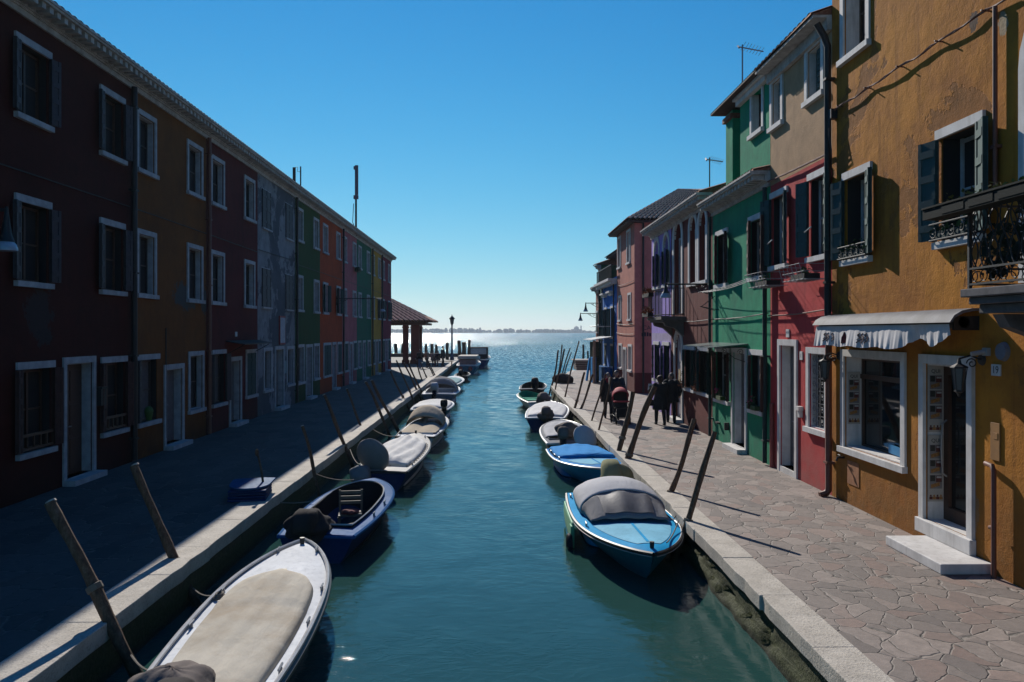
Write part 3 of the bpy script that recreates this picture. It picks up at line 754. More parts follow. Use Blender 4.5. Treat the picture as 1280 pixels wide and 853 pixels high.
    for base in (.83,.865,.89,.585,.56,.535):
        pts = [onv(base+.012*math.sin(k*.9), .35+.45*k/9) for k in range(10)]; m.tube(pts, .008, 4)
        m.tube([onv(base+.012*math.cos(k*1.1), .4+.3*k/7) for k in range(8)], .006, 4)
    m.build('print', plain('grey_red_print',(.10,.045,.045),.8), vo)
    # balcony
    b0, b1 = S(5.2), S(8.74)
    m = MB(); m.box(b0, b1, .003, 1.0, 3.38, 3.47); m.box(b0+.05, b1-.06, .004, .94, 3.30, 3.378); m.box(b0+.08, b1-.12, .005, .86, 3.2, 3.298)
    bo = m.build('balcony', M['balcony'], H.e, bevel=.01)
    for x in (b1-.35, b1-1.9):
        m = MB(); pts = [(.006,3.19),(.8,3.19),(.72,3.05),(.45,2.95),(.28,2.78),(.006,2.6)]
        A = [m.pt((x-.09,p,z)) for p, z in pts]; B = [m.pt((x+.09,p,z)) for p, z in pts]
        for k in range(len(pts)): m.face((A[k],B[k],B[(k+1)%len(pts)],A[(k+1)%len(pts)]))
        m.face(A[::-1]); m.face(B); m.build('corbel', M['balcony'], bo)
    m = MB(); zt, zb = 4.38, 3.52
    def railrun(p, q):
        p, q = V(p), V(q); L = (q-p).length; d = (q-p)/L
        for z in (zb, zb+.17, zt): m.bar(p+V((0,0,z)), q+V((0,0,z)), .03, .022)
        n = max(2, int(L/.17))
        for k in range(n):
            c = p+d*(L*(k+.5)/n)
            for sg in (-1, 1):
                pts = [c+d*sg*(.07*abs(math.sin(PI*t/6)))*(1 if t < 12 else 1)+V((0,0,zb+.17+(zt-zb-.17)*t/12)) for t in range(13)]
                m.tube(pts, .008, 5)
            cc = c+V((0,0,zb+.085))
            m.tube([cc+d*.06*math.cos(2*PI*t/10)+V((0,0,.06*math.sin(2*PI*t/10))) for t in range(11)], .007, 4)
    for x in (b0+.05, b1-.08): m.box(x-.018, x+.018, .92, .956, 3.47, zt+.02)
    railrun((b0+.05,.94,0),(b1-.08,.94,0)); railrun((b1-.08,.94,0),(b1-.08,.02,0)); m.build('railing', M['iron'], bo)
    m = MB(); m.box(b0, S(9.22), .97, 1.16, 4.30, 4.42); m.box(b0, S(9.22)+.01, .955, 1.175, 4.42, 4.44)
    for k in range(7): m.box(b0+.5*k+.2, b0+.5*k+.62, 1.161, 1.166, 4.32, 4.40)
    m.build('planter', plain('black_green_planter',(.006,.011,.011),.85,spec=.15), bo)
    gm3 = plain('yellow_green_leaves',(.16,.13,.02),.9,var=.6,scale=30)
    for k in range(9):
        m = MB(); flower_tuft(m, (b0+.3+.42*k,1.06,4.44),(.16,.06,.10), 14, .022); m.build('plants', gm3, bo)
    gm2 = plain('dark_shadow_leaves',(.014,.022,.010),.9,var=.6,scale=20)  # dark leaves added to stand for the shadow behind the railing
    for k in range(10):
        m = MB(); flower_tuft(m, (b0+.25+.34*k,.74,3.62+.05*(k%3)),(.22,.12,.55), 70, .045); m.build('shadow_leaves', gm2, bo)
    # wall clutter
    pts = [(S(14.3),.06,6.98)]
    for k in range(24): pts.append((S(14.2-.21*k),.06+.012*math.sin(k*.8),6.99+.014*math.sin(k*1.3)))
    m = MB(); m.tube(pts, .015, 6); m.tube([(p[0],p[1]+.012,p[2]+.016*math.sin(i*2.1)) for i, p in enumerate(pts)], .009, 5)
    for k in range(2, 24, 5): m.tube([(pts[k][0],0,pts[k][2]-.01),(pts[k][0],.12,pts[k][2])], .012, 5)
    m.build('cable', M['pipe_brown'], H.e, smooth=True)
    m = MB(); m.box(S(14.36),S(14.22),.003,.12,6.85,7.02)
    for k in range(4): m.tube([(S(14.3)+.02*k,.1,6.85),(S(14.28)-.04*k,.14,6.55-.1*k),(S(14.34),.06,6.3-.12*k)], .01, 5)
    m.build('junction_box', M['iron'], H.e)
    pipe(H, S(9.6), 4.76, 6.97, mat='pipe_brown', r=.028, y=.06)
    m = MB(); m.box(S(9.58),S(9.76),.002,.02,1.42,1.88); m.box(S(9.61),S(9.69),.0205,.025,1.68,1.76); m.build('meter_box', plain('ochre_meter_box',(.27,.125,.03),.7), H.e, bevel=.006)
    m = MB(); m.tube([(S(9.82),.04,1.36),(S(9.63),.08,1.36),(S(9.58),.09,1.3),(S(9.58),.09,.0)], .03, 10); m.tube([(S(9.58),.09,.62),(S(9.66),.09,.6)], .024, 8); m.build('gas_pipe', M['pipe_brown'], H.e, smooth=True)
    m = MB(); m.box(S(13.36),S(13.8),.002,.012,.36,.76); m.build('access_panel', plain('terracotta_panel',(.30,.125,.05),.9), H.e)
    m = MB(); m.tube([(S(13.95),0,.78),(S(13.95),.12,.78),(S(13.95),.14,.72)], .02, 8); m.tube([(S(13.9),.09,.82),(S(14.0),.09,.82)], .012, 6); m.build('tap', M['iron'], H.e)
    m = MB(); m.tube([(S(9.52),.0,2.76),(S(9.52),.05,2.76)], [.12,.10], 16); m.build('siren', plain('grey_siren',(.12,.13,.16),.5), H.e)
    m = MB(); m.box(S(9.78),S(9.88),.002,.05,2.7,2.8); m.tube([(S(9.83),.05,2.75),(S(9.86),.2,2.72)], .03, 8); m.build('camera_housing', plain('pale_grey_plastic',(.3,.3,.3),.5), H.e)
    plate(H, S(9.655), 2.53, .17, .14, '19', size=.13)
    pipe(H, S(14.40), .12, 3.2, mat='pipe_brown', r=.06, y=.09, foot=True); 
    m = MB(); m.tube([(S(14.41),.30,8.62),(S(14.41),.16,8.38),(S(14.41),.1,8.2),(S(14.41),.1,3.2)], .062, 10)
    for z in (7.6,5.6,3.9): m.box(S(14.41)-.08,S(14.41)+.045,.002,.17,z-.02,z+.02)
    m.build('drainpipe', M['pipe_dark'], H.e, smooth=True)
    cornice(H, 10.3, .5); roof(H, 10.65)
    H.finish()
    lantern('wall_lantern', 9.95, 2.60, XR, .30, 'black six sided lantern beside the shop door near the number 19 plate')
    lantern('wall_lantern', 14.15, 2.52, XR, .26, 'black lantern under the far end of the awning, beside the grilled window')
    # menu boards on the far jambs
    def menu(Y, x, z1, w, label, photos=3, h=.92):
        e = empty('menu_board', (x, Y, z1), 0, label, 'menu board')     # faces -Y
        m = MB(); m.box(-w/2, w/2, -.012, 0, -h, 0); m.build('board', plain('cream_menu_card',(.34,.31,.27),.6,var=.1), e)
        text_mesh('lettering', 'QUI', .075, M['iron'], e, (0,-.0145,-.105), (R(90),0,0), 'BOTTOM_BASELINE', .0005)
        for k in range(photos):
            z = -.14-.215*k
            p = MB(); W2 = w*.40
            p.cur = 0; p.box(-W2, W2, -.016, -.0125, z-.195, z)
            p.cur = 1; p.box(-W2+.006, -W2*.15, -.018, -.0165, z-.09, z-.006); p.cur = 2; p.box(-.0, W2-.006, -.018, -.0165, z-.1, z-.012)
            p.cur = 3; p.obox((-.01,-.0185,z-.145), (W2*.72,0,.018), (0,.001,0), (-.004,0,.026)); p.cur = 4; p.box(W2*.1, W2*.9, -.0195, -.0185, z-.045, z-.02)
            p.build('photo', [MM['ph0'],MM['ph1'],MM['ph2'],MM['ph3'],MM['ph4']], e)
        p = MB()
        for k in range(4):
            p.cur = k%2; c = -w*.33+w*.22*k; p.box(c-.02, c+.025, -.015, -.0125, -h+.03, -h+.07); p.ell((c,-.0145,-h+.085), (.013,.002,.015), 8, 6)
        p.build('figures', [MM['ph2'],MM['ph3']], e)
    MM.update(ph0=plain('photo_border',(.16,.15,.15),.5), ph1=plain('photo_dark',(.025,.025,.02),.5,var=.6,scale=40), ph2=plain('photo_red',(.10,.02,.015),.5,var=.6,scale=40), ph3=plain('photo_food',(.28,.13,.035),.5,var=.5,scale=40), ph4=plain('photo_white',(.4,.38,.36),.5))
    menu(13.886, XR+.14, 2.30, .22, 'cream QUI menu board in the shop window recess')
    menu(11.246, XR+.12, 2.52, .22, 'upper cream QUI menu board beside the shop door', h=.95)
    menu(11.246, XR+.12, 1.53, .22, 'lower cream QUI menu board beside the shop door', h=.95)

    # ================= red house with a tan top storey
    rm = P('red_and_tan_render', (.52,.050,.052), alt=(.40,.040,.042), band=(6.26,30,(.43,.265,.145)), damp=1.3, dampcol=(.26,.10,.085), streak=.55)
    H = House('R', XR, 14.46, 17.73, 8.75, rm, 'red house with tan top storey and grilled window, between yellow and green houses'); S = H.s_of
    for (a, b) in ((16.91,17.81-.1),(14.78,15.7)):
        w = window(H, wr(a,b,7.44,8.62), 'surround', inner='interior', fw=.13, shut=(None,None), sash='shut_green')
        m = MB(); x0, x1 = S(a)+.14, S(b)-.14; m.box(x0, (x0+x1)/2+.12, -.13, -.09, 7.56, 8.5)
        for k in range(8): m.box(x0+.03, (x0+x1)/2+.09, -.089, -.07, 7.6+.112*k, 7.67+.112*k)
        m.build('shutter', M['shut_green_lit'], w)
    for (a, b) in ((16.66,17.66),(14.58,15.52)):
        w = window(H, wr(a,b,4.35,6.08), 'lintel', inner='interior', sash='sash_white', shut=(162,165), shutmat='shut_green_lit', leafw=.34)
        m = MB(); m.tube([(S(a)+.1,.3,4.95),(S(b)-.02,.1,4.95)], .015, 6); m.build('bar', M['iron2'], w)
        x0, x1 = S(a)-.05, S(b)+.08      # wire flower rack under the sill
        m = MB(); zl, zh = 3.98, 4.26
        for z in (zl, zl+.14, zh):
            y = .5 if z < zh else .58; m.tube([(x0,.01,z),(x0,y,z),(x1,y,z),(x1,.01,z)], .006, 5)
        for k in range(6):
            x = x0+(x1-x0)*k/5; m.tube([(x,.02,zl),(x,.5,zl),(x,.58,zh)], .0055, 5)
        for k in range(3): m.tube([(x0,.12+.14*k,zl),(x1,.12+.14*k,zl)], .005, 5)
        ro = m.build('flower_rack', M['rack'], H.e)
        m = MB(); m.box(x0+.22, x1-.16, .10, .40, zl+.01, zl+.12); m.build('tray', M['interior'], ro)
        m = MB(); flower_tuft(m, ((x0+x1)/2,.3,zl+.12),(.3,.1,.14), 45, .028); m.build('plants', leafm, ro)
    door(H, wr(16.1,17.2,0,2.84), leaf='door_grey', fw=.12, step=False)
    w = window(H, wr(14.6,15.62,1.04,2.7), 'surround', inner='interior', fw=.13)
    m = MB(); a, b, lo, hi = S(14.6)+.13, S(15.62)-.13, 1.14, 2.58
    for k in range(5): m.bar((a+(b-a)*k/4,-.05,lo),(a+(b-a)*k/4,-.05,hi), .014,.014)
    for k in range(7): m.bar((a,-.055,lo+(hi-lo)*k/6),(b,-.055,lo+(hi-lo)*k/6), .014,.014, up=(0,1,0))
    for i in range(4):
        for j in range(6): curl(m, (a+(b-a)*(i+.5)/4,-.05,lo+(hi-lo)*(j+.5)/6), .075, .006, 'xz', n=10, flip=1 if i%2 else -1)
    m.build('grille', M['iron2'], w)
    plate(H, S(16.64), 2.97, .17, .17); plate(H, S(15.9), 2.52, .13, .17, '1', size=.11)
    m = MB(); m.box(S(15.82),S(15.98),.002,.1,1.42,1.5); m.box(S(15.85),S(15.95),.002,.07,1.28,1.42); m.build('letter_box', M['white'], H.e)
    m = MB(); m.tube([(S(17.5),.05,0),(S(17.5),.05,1.42)], .045, 10); m.build('standpipe', M['pipe_red'], H.e)
    cable(H, [(.02,.06,6.27),(1.6,.07,6.3),(H.L-.02,.06,6.36)], .022, 'pipe_brown'); cable(H, [(.02,.05,3.42),(H.L-.02,.05,3.36)], .014, 'pipe_brown', sag=.03)
    gable_soffit(H, 8.755); roof(H, 8.81, over=.42); H.finish()

    # ================= green house with an attic
    gm = P('sea_green_render', (.003,.275,.135), alt=(.003,.19,.105), damp=1.2, dampcol=(.03,.11,.075), streak=.55)
    H = House('R', XR, 17.73, 22.5, 6.6, gm, 'sea green house with a raised attic and brown shutters, right quay'); S = H.s_of
    for (a, b) in ((20.98,22.09),(18.11,19.2)):
        window(H, wr(a,b,4.2,5.77), 'lintel', inner='interior', sash='sash_white', shut=(163,14), shutmat='shut_brown', leafw=.45)
    for (a, b) in ((20.8,22.15),(18.12,19.14)):
        w = window(H, wr(a,b,1.06,2.58), 'lintel', inner='interior', sash='sash_white', shut=(163,16), shutmat='shut_brown', leafw=.4)
        m = MB(); c = S((a+b)/2); m.box(c-.3,c+.3,.02,.16,1.17,1.27); flower_tuft(m,(c,.1,1.28),(.25,.08,.16),30,.03); m.build('plants', leafm, w)
        m = MB(); flower_tuft(m,(c+.1,.13,1.34),(.1,.06,.12),12,.035); m.build('blooms', plain('pink_blooms',(.45,.06,.16),.8), w)
    door(H, wr(19.38,20.62,0,2.6), leaf='door_grey', step=True)
    m = MB(); a, b = S(19.3), S(22.3); m.obox(((a+b)/2,.42,2.66), ((b-a)/2,0,0), (0,.42,-.04), (0,.001,.01)); co = m.build('canopy', plain('frosted_canopy',(.16,.2,.19),.25), H.e)
    for x in (a+.12, (a+b)/2, b-.12):
        m = MB(); m.bar((x,.01,2.62),(x,.8,2.6),.018,.018); m.tube([(x,.01,2.25),(x,.3,2.35),(x,.6,2.58)],.01,5); curl(m,(x,.15,2.5),.08,.007,'yz'); m.build('bracket', M['iron'], co)
    cornice(H, 6.27, .46); roof(H, 6.62, rise=.22)
    cable(H, [(.02,.05,3.42),(H.L-.02,.05,3.36)], .014, 'iron', sag=.04)
    for k in range(3): cable(H, [(.05,.5-.1*k,4.2),(H.L-.02,.42-.12*k,4.12)], .007, 'iron2', sag=.05)
    pipe(H, .09, .05, 6.25, mat='shut_green', r=.05); pipe(H, H.L-.06, .05, 6.25, mat='shut_green', r=.04)
    m = MB(); m.box(S(21.7),S(21.9),.002,.1,.48,.52); m.box(S(20.9),S(20.95),.002,.12,.4,.6); m.build('tap', M['iron'], H.e)
    m = MB(); m.tube([(S(22.2),.02,3.6),(S(22.2),.4,3.7),(S(21.9),.5,3.7)],.012,5); m.tube([(S(22.2),.02,4.0),(S(22.2),.4,3.7)],.01,5); m.tube([(S(21.8),.02,3.6),(S(21.9),.5,3.7)],.01,5); m.build('line_bracket', M['iron'], H.e)
    # attic: front wall with one window, a shaded recess, then a narrow pier, under one roof
    A0, A1, R0, R1 = S(17.75), S(19.95), S(20.6), S(21.2); zb, zt = 6.602, 8.78
    wa, wb, lo, hi = S(18.16)+.12, S(19.11)-.12, 7.71, 8.68
    m = MB()
    m.box(A0, wa, -3, -.003, zb, zt); m.box(wb, A1, -3, -.003, zb, zt); m.box(wa+.001, wb-.001, -3, -.003, zb, lo); m.box(wa+.001, wb-.001, -3, -.003, hi, zt)
    m.box(A1+.001, R0-.001, -3, -.55, zb, zt-.001); m.box(R0, R1, -3, -.003, zb, zt-.002)
    at = m.build('attic', gm, H.e)
    f = MB(); p = .03; a, b = wa-.12, wb+.12
    f.box(a,b,.001,p,hi+.001,hi+.11); f.box(a,wa-.001,.001,p,lo,hi); f.box(wb+.001,b,.001,p,lo,hi); f.box(a-.03,b+.03,.001,.09,lo-.1,lo-.001)
    f.box(wa,wa+.02,-.2,0,lo,hi); f.box(wb-.02,wb,-.2,0,lo,hi); f.build('window_frame', M['white'], at)
    f = MB(); f.box(wa,wb,-.26,-.2,lo,hi); f.build('window_pane', M['interior'], at)
    f = MB(); f.box((wa+wb)/2-.05,(wa+wb)/2,-.19,-.15,lo,hi); f.box(wb-.08,wb-.021,-.19,-.15,lo,hi); f.build('window_sash', M['door_wood'], at)
    f = MB(); f.box(A0,A1,.0,.12,zt-.12,zt-.004); f.box(A0,A1,.0,.2,zt,zt+.06); f.build('attic_cornice', M['white'], at)
    f = MB(); f.box(R0-.06,R1+.06,-3,.08,zt-.22,zt-.1); f.build('pier_cap', M['tile'], at)
    f = MB()
    n = 30
    f.grid(lambda u, v: (A0-.02+(R1+.3-A0)*u, .34-3.3*v, zt+.1+.62*v+.03*abs(math.sin(PI*u*n))), n*4, 6); f.grid(lambda u, v: (A0-.02+(R1+.3-A0)*u, .34-3.3*v, zt+.062), 2, 2)
    f.poly([(A0-.02,.34,zt+.062),(R1+.28,.34,zt+.062),(R1+.28,.34,zt+.1),(A0-.02,.34,zt+.1)]); f.poly([(R1+.28,.34,zt+.062),(R1+.28,-2.96,zt+.062),(R1+.28,-2.96,zt+.72),(R1+.28,.34,zt+.1)])
    f.build('attic_roof', M['roof_dark'], at)
    H.finish()

    # ================= brown and purple houses under one cornice line
    bm_ = P('maroon_brown_render', (.15,.034,.028), alt=(.11,.027,.024), damp=.5, streak=.3)
    H = House('R', XR, 22.5, 27.85, 6.97, bm_, 'maroon house with arched windows and a balcony with rusty orange flowers'); S = H.s_of
    window(H, wr(24.17,25.29,4.42,6.73), 'surround', arch=True, inner='glass', sash='sash_white', fw=.16); window(H, wr(23.0,24.13,4.42,6.73), 'surround', arch=True, inner='glass', sash='sash_white', fw=.16)
    window(H, wr(26.05,27.55,3.51,6.85), 'surround', arch=True, inner='glass', sash='sash_white', fw=.2, sill=False, bars=2)
    for (a, b) in ((24.42,25.85),(22.62,24.04)):
        w = window(H, wr(a,b,1.11,2.56), 'lintel', inner='interior', shut=(162,14), shutmat='shut_green', leafw=.55)
        m = MB(); c = S(b)-.3; flower_tuft(m,(c,.16,1.2),(.16,.1,.42),50,.035); m.build('plants', plain('orange_flowers',(.3,.10,.04),.9,var=.5,scale=30), w)
    dd = door(H, wr(26.05,27.34,0,3.08), leaf='reveal', arch=True, fw=.16, step=True, handle=False, deep=.07)
    m = MB(); m.box(S(26.45),S(26.75),-.06,.0,1.2,1.75); m.build('letter_box', plain('cream_letter_box',(.42,.33,.2),.5), dd)
    b0, b1 = S(25.7), S(28.1)
    m = MB(); m.box(b0,b1,.003,.80,3.40,3.5)
    m.box(b0+.1,b1-.1,.004,.72,3.32,3.398); pts = [(.005,3.318),(.66,3.318),(.6,3.2),(.3,3.12),(.005,2.85)]
    for x in (b0+.35, b1-.35):
        A = [m.pt((x-.12,p,z)) for p, z in pts]; B = [m.pt((x+.12,p,z)) for p, z in pts]
        for k in range(len(pts)): m.face((A[k],B[k],B[(k+1)%len(pts)],A[(k+1)%len(pts)]))
        m.face(A[::-1]); m.face(B)
    bo = m.build('balcony', plain('dark_balcony_stone',(.10,.09,.08),.85), H.e)
    m = MB()
    def run(p, q, n):
        p, q = V(p), V(q)
        for z in (3.56, 4.42): m.bar(p+V((0,0,z)), q+V((0,0,z)), .03, .025)
        for k in range(n+1): c = p.lerp(q, k/n); m.bar(c+V((0,0,3.5)), c+V((0,0,4.42)), .014, .014)
    run((b0+.04,.76,0),(b1-.04,.76,0),20); run((b0+.04,.03,0),(b0+.04,.76,0),6); run((b1-.04,.03,0),(b1-.04,.76,0),6); m.build('railing', M['iron'], bo)
    for z, x0, x1 in ((4.3,b1-1.15,b1+.05),(3.62,b1-1.0,b1+.05)):
        m = MB(); m.box(x0,x1,.79,.97,z-.1,z+.04); m.build('planter', M['interior'], bo)
        m = MB(); flower_tuft(m,((x0+x1)/2,.9,z+.02),((x1-x0)*.55,.13,.17),220,.035); m.build('plants', flowers, bo)
    cornice(H, 6.62, .47); roof(H, 6.97, rise=.3)
    cable(H, [(.02,.05,3.36),(3.2,.05,3.34)], .012, 'iron', sag=.03)
    H.finish()
    pm = P('lilac_render', (.36,.27,.66), alt=(.30,.21,.55), damp=.6, streak=.3, band=(2.66,2.95,(.40,.34,.52)))
    H = House('R', XR, 27.85, 31.35, 6.97, pm, 'lilac house with green shuttered arched windows, beside the maroon house'); S = H.s_of
    for (a, b) in ((29.8,30.9),(28.05,29.2)):
        window(H, wr(a,b,4.6,6.62), 'surround', arch=True, inner='interior', fw=.15, shut=None); w = window(H, wr(a,b,1.1,2.64), 'lintel', inner='curtain', shut=(162,12), shutmat='shut_green', leafw=.42)
        m = MB(); shutter_leaf(m, S(a)+.12, 4.75, 5.9, .36, 162, True); m.build('shutter', M['shut_green'], H.e)
        m = MB(); shutter_leaf(m, S(b)-.12, 4.75, 5.9, .40, 12, False); m.build('shutter', M['shut_green'], H.e)
    cornice(H, 6.62, .47); roof(H, 6.97, rise=.3); H.finish()

    # ================= pink house standing forward of an alley
    km = P('salmon_pink_render', (.48,.165,.118), alt=(.39,.13,.10), band=(-1,1.0,(.13,.026,.024)), damp=0, streak=.3)
    XP = 6.75
    H = House('R', XP, 38.72, 44.35, 8.4, km, 'salmon pink house with a hipped tile roof on the alley corner', depth=8.5); S = H.s_of
    for (a, b, z0, z1, sh) in ((42.85,44.05,6.43,8.2,None),(39.8,40.95,6.43,8.2,None),(42.7,43.7,3.55,4.98,None),(39.6,40.6,3.55,4.98,None),(42.45,43.6,.98,2.38,None),(39.35,40.5,.98,2.38,None)):
        window(H, (S(a),S(b),z0,z1), 'surround', inner='curtain', fw=.12)
    door(H, (S(41.0),S(42.1),0,2.2), leaf='sash_white', step=False)
    # hipped roof, each slope corrugated like rows of tiles
    m = MB(); ov = .45; x0, x1, y0, y1, z0 = -ov, H.L+ov, ov, -8.5-ov, 8.42
    hr = 2.0; ins = (x1-x0)/2; ra, rb = V(((x0+x1)/2, y0-ins, z0+hr)), V(((x0+x1)/2, y1+ins, z0+hr))
    def slope(p, q, r, s, n):
        p, q, r, s = map(V, (p,q,r,s))
        def fn(u, v):
            b = p.lerp(q,u); t = s.lerp(r,u); k = b.lerp(t,v); return k+V((0,0,.09*abs(math.sin(PI*u*n))+.04*((v*14)%1)))
        f0 = len(m.f); m.grid(fn, n*6, 28)
        for i in range(f0, len(m.f)): m.mi[i] = 1 if abs(math.sin(PI*(((i-f0)//28)+.5)/(n*6)*n)) > .62 else 0
    slope((x0,y0,z0),(x0,y1,z0),rb,ra,40); slope((x1,y1,z0),(x1,y0,z0),ra,rb,40); slope((x1,y0,z0),(x0,y0,z0),ra,ra+V((1e-4,0,0)),28); slope((x0,y1,z0),(x1,y1,z0),rb,rb+V((1e-4,0,0)),28)
    m.poly([(x0,y0,z0-.01),(x1,y0,z0-.01),(x1,y1,z0-.01),(x0,y1,z0-.01)])
    m.build('roof', [M['tile_channel'], M['tile_cover']], H.e, smooth=True)
    m = MB(); m.box(x0+.06,x1-.06,y0-.06,y1+.06,z0-.09,z0-.012); m.build('eave', M['roof_dark'], H.e)
    m = MB(); m.tube([(-.09,-.42,8.3),(-.09,-.42,.05)], .05, 8); m.build('drainpipe', M['pipe_dark'], H.e)
    m = MB(); m.tube([(-.12,.42,8.36),(-.09,-.3,8.34),(-.09,-.42,8.3)], .05, 8); m.build('gutter_pipe', M['pipe_dark'], H.e)
    for z in (2.9,3.4,5.5): cable(H, [(0.05,.04,z),(H.L-.05,.04,z+.05)], .012, 'iron', sag=.05)
    # street name painted on the alley side
    for k, (txt, z) in enumerate((('CALLE', 3.10),)):
        text_mesh('street_name', txt, .3, M['iron'], H.e, (-.006,-.82,z), (R(90),0,R(-90)), 'BOTTOM_BASELINE', .002)
    m = MB()
    for k in range(8): m.box(-.008,-.001,-.35-.125*k,-.44-.125*k, 2.78, 2.78+.2*(1 if k%3 else .8))
    m.build('faded_lettering', M['iron'], H.e)
    H.finish()

    # ================= blue house with a roof terrace
    H = House('R', XP, 44.36, 50.9, 6.1, P('cobalt_blue_render', (.015,.16,.50), alt=(.015,.13,.42), damp=.4), 'cobalt blue house with a roof terrace and air conditioner'); S = H.s_of
    for (a, b) in ((48.3,49.5),(45.5,46.75)):
        window(H, (S(a),S(b),2.6,4.5), 'lintel', inner='curtain', shut=(162,165), shutmat='shut_green', leafw=.45)
        m = MB(); m.box(S(a)-.1,S(b)+.1,.002,.3,5.25,5.35); m.box(S(a),S(b),.002,.18,5.12,5.248); m.build('hood', M['white'], H.e)
        window(H, (S(a)+.2,S(b)-.1,.9,2.3), 'lintel', inner='interior', shut='closed', shutmat='shut_green')
    m = MB(); m.box(.003,H.L-.003,.002,.5,5.86,6.0); m.box(.003,H.L-.003,.002,.35,5.7,5.858); m.build('cornice', M['white'], H.e)
    m = MB(); m.box(.02,H.L-.02,-7,-1.3,6.101,7.9); m.build('set_back_storey', plain('dark_green_render',(.02,.04,.03),.9), H.e)
    m = MB(); n = 20; m.grid(lambda u, v: (-.02+(H.L+.1)*u, -.2-7*v, 7.75+.95*v+.03*abs(math.sin(PI*u*n*2))), n*4, 6); m.box(.0,H.L,-7,-.3,7.66,7.74); m.build('roof', M['roof_dark'], H.e)
    m = MB()
    for k in range(22): m.bar((.1+(H.L-.2)*k/21,.3,6.0),(.1+(H.L-.2)*k/21,.3,6.75),.03,.03)
    m.bar((.1,.3,6.76),(H.L-.1,.3,6.76),.06,.05); m.bar((.1,.3,6.75),(.1,-1.2,6.75),.05,.05); m.build('terrace_railing', M['iron'], H.e)
    m = MB(); m.box(.5,1.6,-.75,-.3,6.95,7.65); ac = m.build('air_conditioner', plain('pale_grey_casing',(.25,.26,.26),.5), H.e, bevel=.03)
    m = MB(); m.tube([(1.05,-.299,7.3),(1.05,-.28,7.3)], .27, 20); m.tube([(.497,-.5,7.3),(.48,-.5,7.3)], .17, 16); m.build('fan_grille', M['iron'], ac)
    m = MB()
    for x in (.6,1.5): m.box(x-.02,x+.02,-.8,-.25,6.0,6.948)
    m.build('air_conditioner_stand', M['iron'], H.e)
    for x in (S(45.0),S(49.8)): pipe(H, x, .05, 5.7, r=.04)
    H.finish()
    # ================= far ends of the row
    H = House('R', 6.74, 50.92, 52.1, 7.3, P('dull_green_render', (.03,.10,.05)), 'narrow dull green house just beyond the cobalt blue house'); S = H.s_of
    window(H, (S(51.0),S(52.0),3.4,5.0), 'lintel', inner='interior', shut='closed'); window(H, (S(51.0),S(52.0),.8,2.4), 'lintel', inner='interior', shut='closed'); cornice(H, 6.95, .3); roof(H, 7.3); pipe(H, .1, .05, 6.9, mat='shut_green', r=.06); H.finish()
    H = House('R', 6.72, 52.12, 53.5, 5.9, P('brick_pink_render', (.30,.10,.075)), 'narrow brick pink house last in the right row, before the quay steps'); S = H.s_of
    window(H, (S(52.3),S(53.3),2.9,4.4), 'lintel', inner='interior', shut='closed'); window(H, (S(52.3),S(53.3),.8,2.3), 'lintel', inner='interior', shut='closed')
    cornice(H, 5.56, .4); roof(H, 5.9); H.finish()
MM = {}
M['rack'] = plain('worn_white_wire', (.30,.30,.30), .7, spec=.2)
M['tile_cover'] = plain('pale_sunlit_cover_tiles', (.66,.36,.24), .9, var=.45, scale=9, spec=.1)  # pale clay, with the sun on the tile crowns put into the colour
M['tile_channel'] = plain('dark_shaded_channel_tiles', (.10,.042,.028), .9, var=.5, scale=9, spec=.1)  # mossy channels, with the shade between the crowns put into the colour
M['balcony'] = plain('dark_grey_balcony_stone', (.115,.11,.115), .9, var=.4, scale=5, spec=.2)  # dark grey stone, tone mottled at random
right_row()
# street lamps on arms
bracket_lamp((XL, 11.65, 4.76), R(-90), 1.35, .46, 'street lamp on a bracket over the nearest dark red house, half out of frame', None)
bracket_lamp((XL, 42.0, 4.75), R(-90), 2.45, .55, 'street lamp on a long scrolled arm fixed to the burnt orange house', None)
bracket_lamp((XR, 22.62, 4.36), R(90), 1.33, .26, 'street lamp on a long iron arm beside the maroon balcony', None)
bracket_lamp((6.74, 51.5, 4.86), R(90), .95, .42, 'nearer and larger of two small street lamps beyond the blue house', None)
bracket_lamp((6.72, 52.9, 4.22), R(90), 1.12, .36, 'farther and lower of two small street lamps beyond the blue house', None)
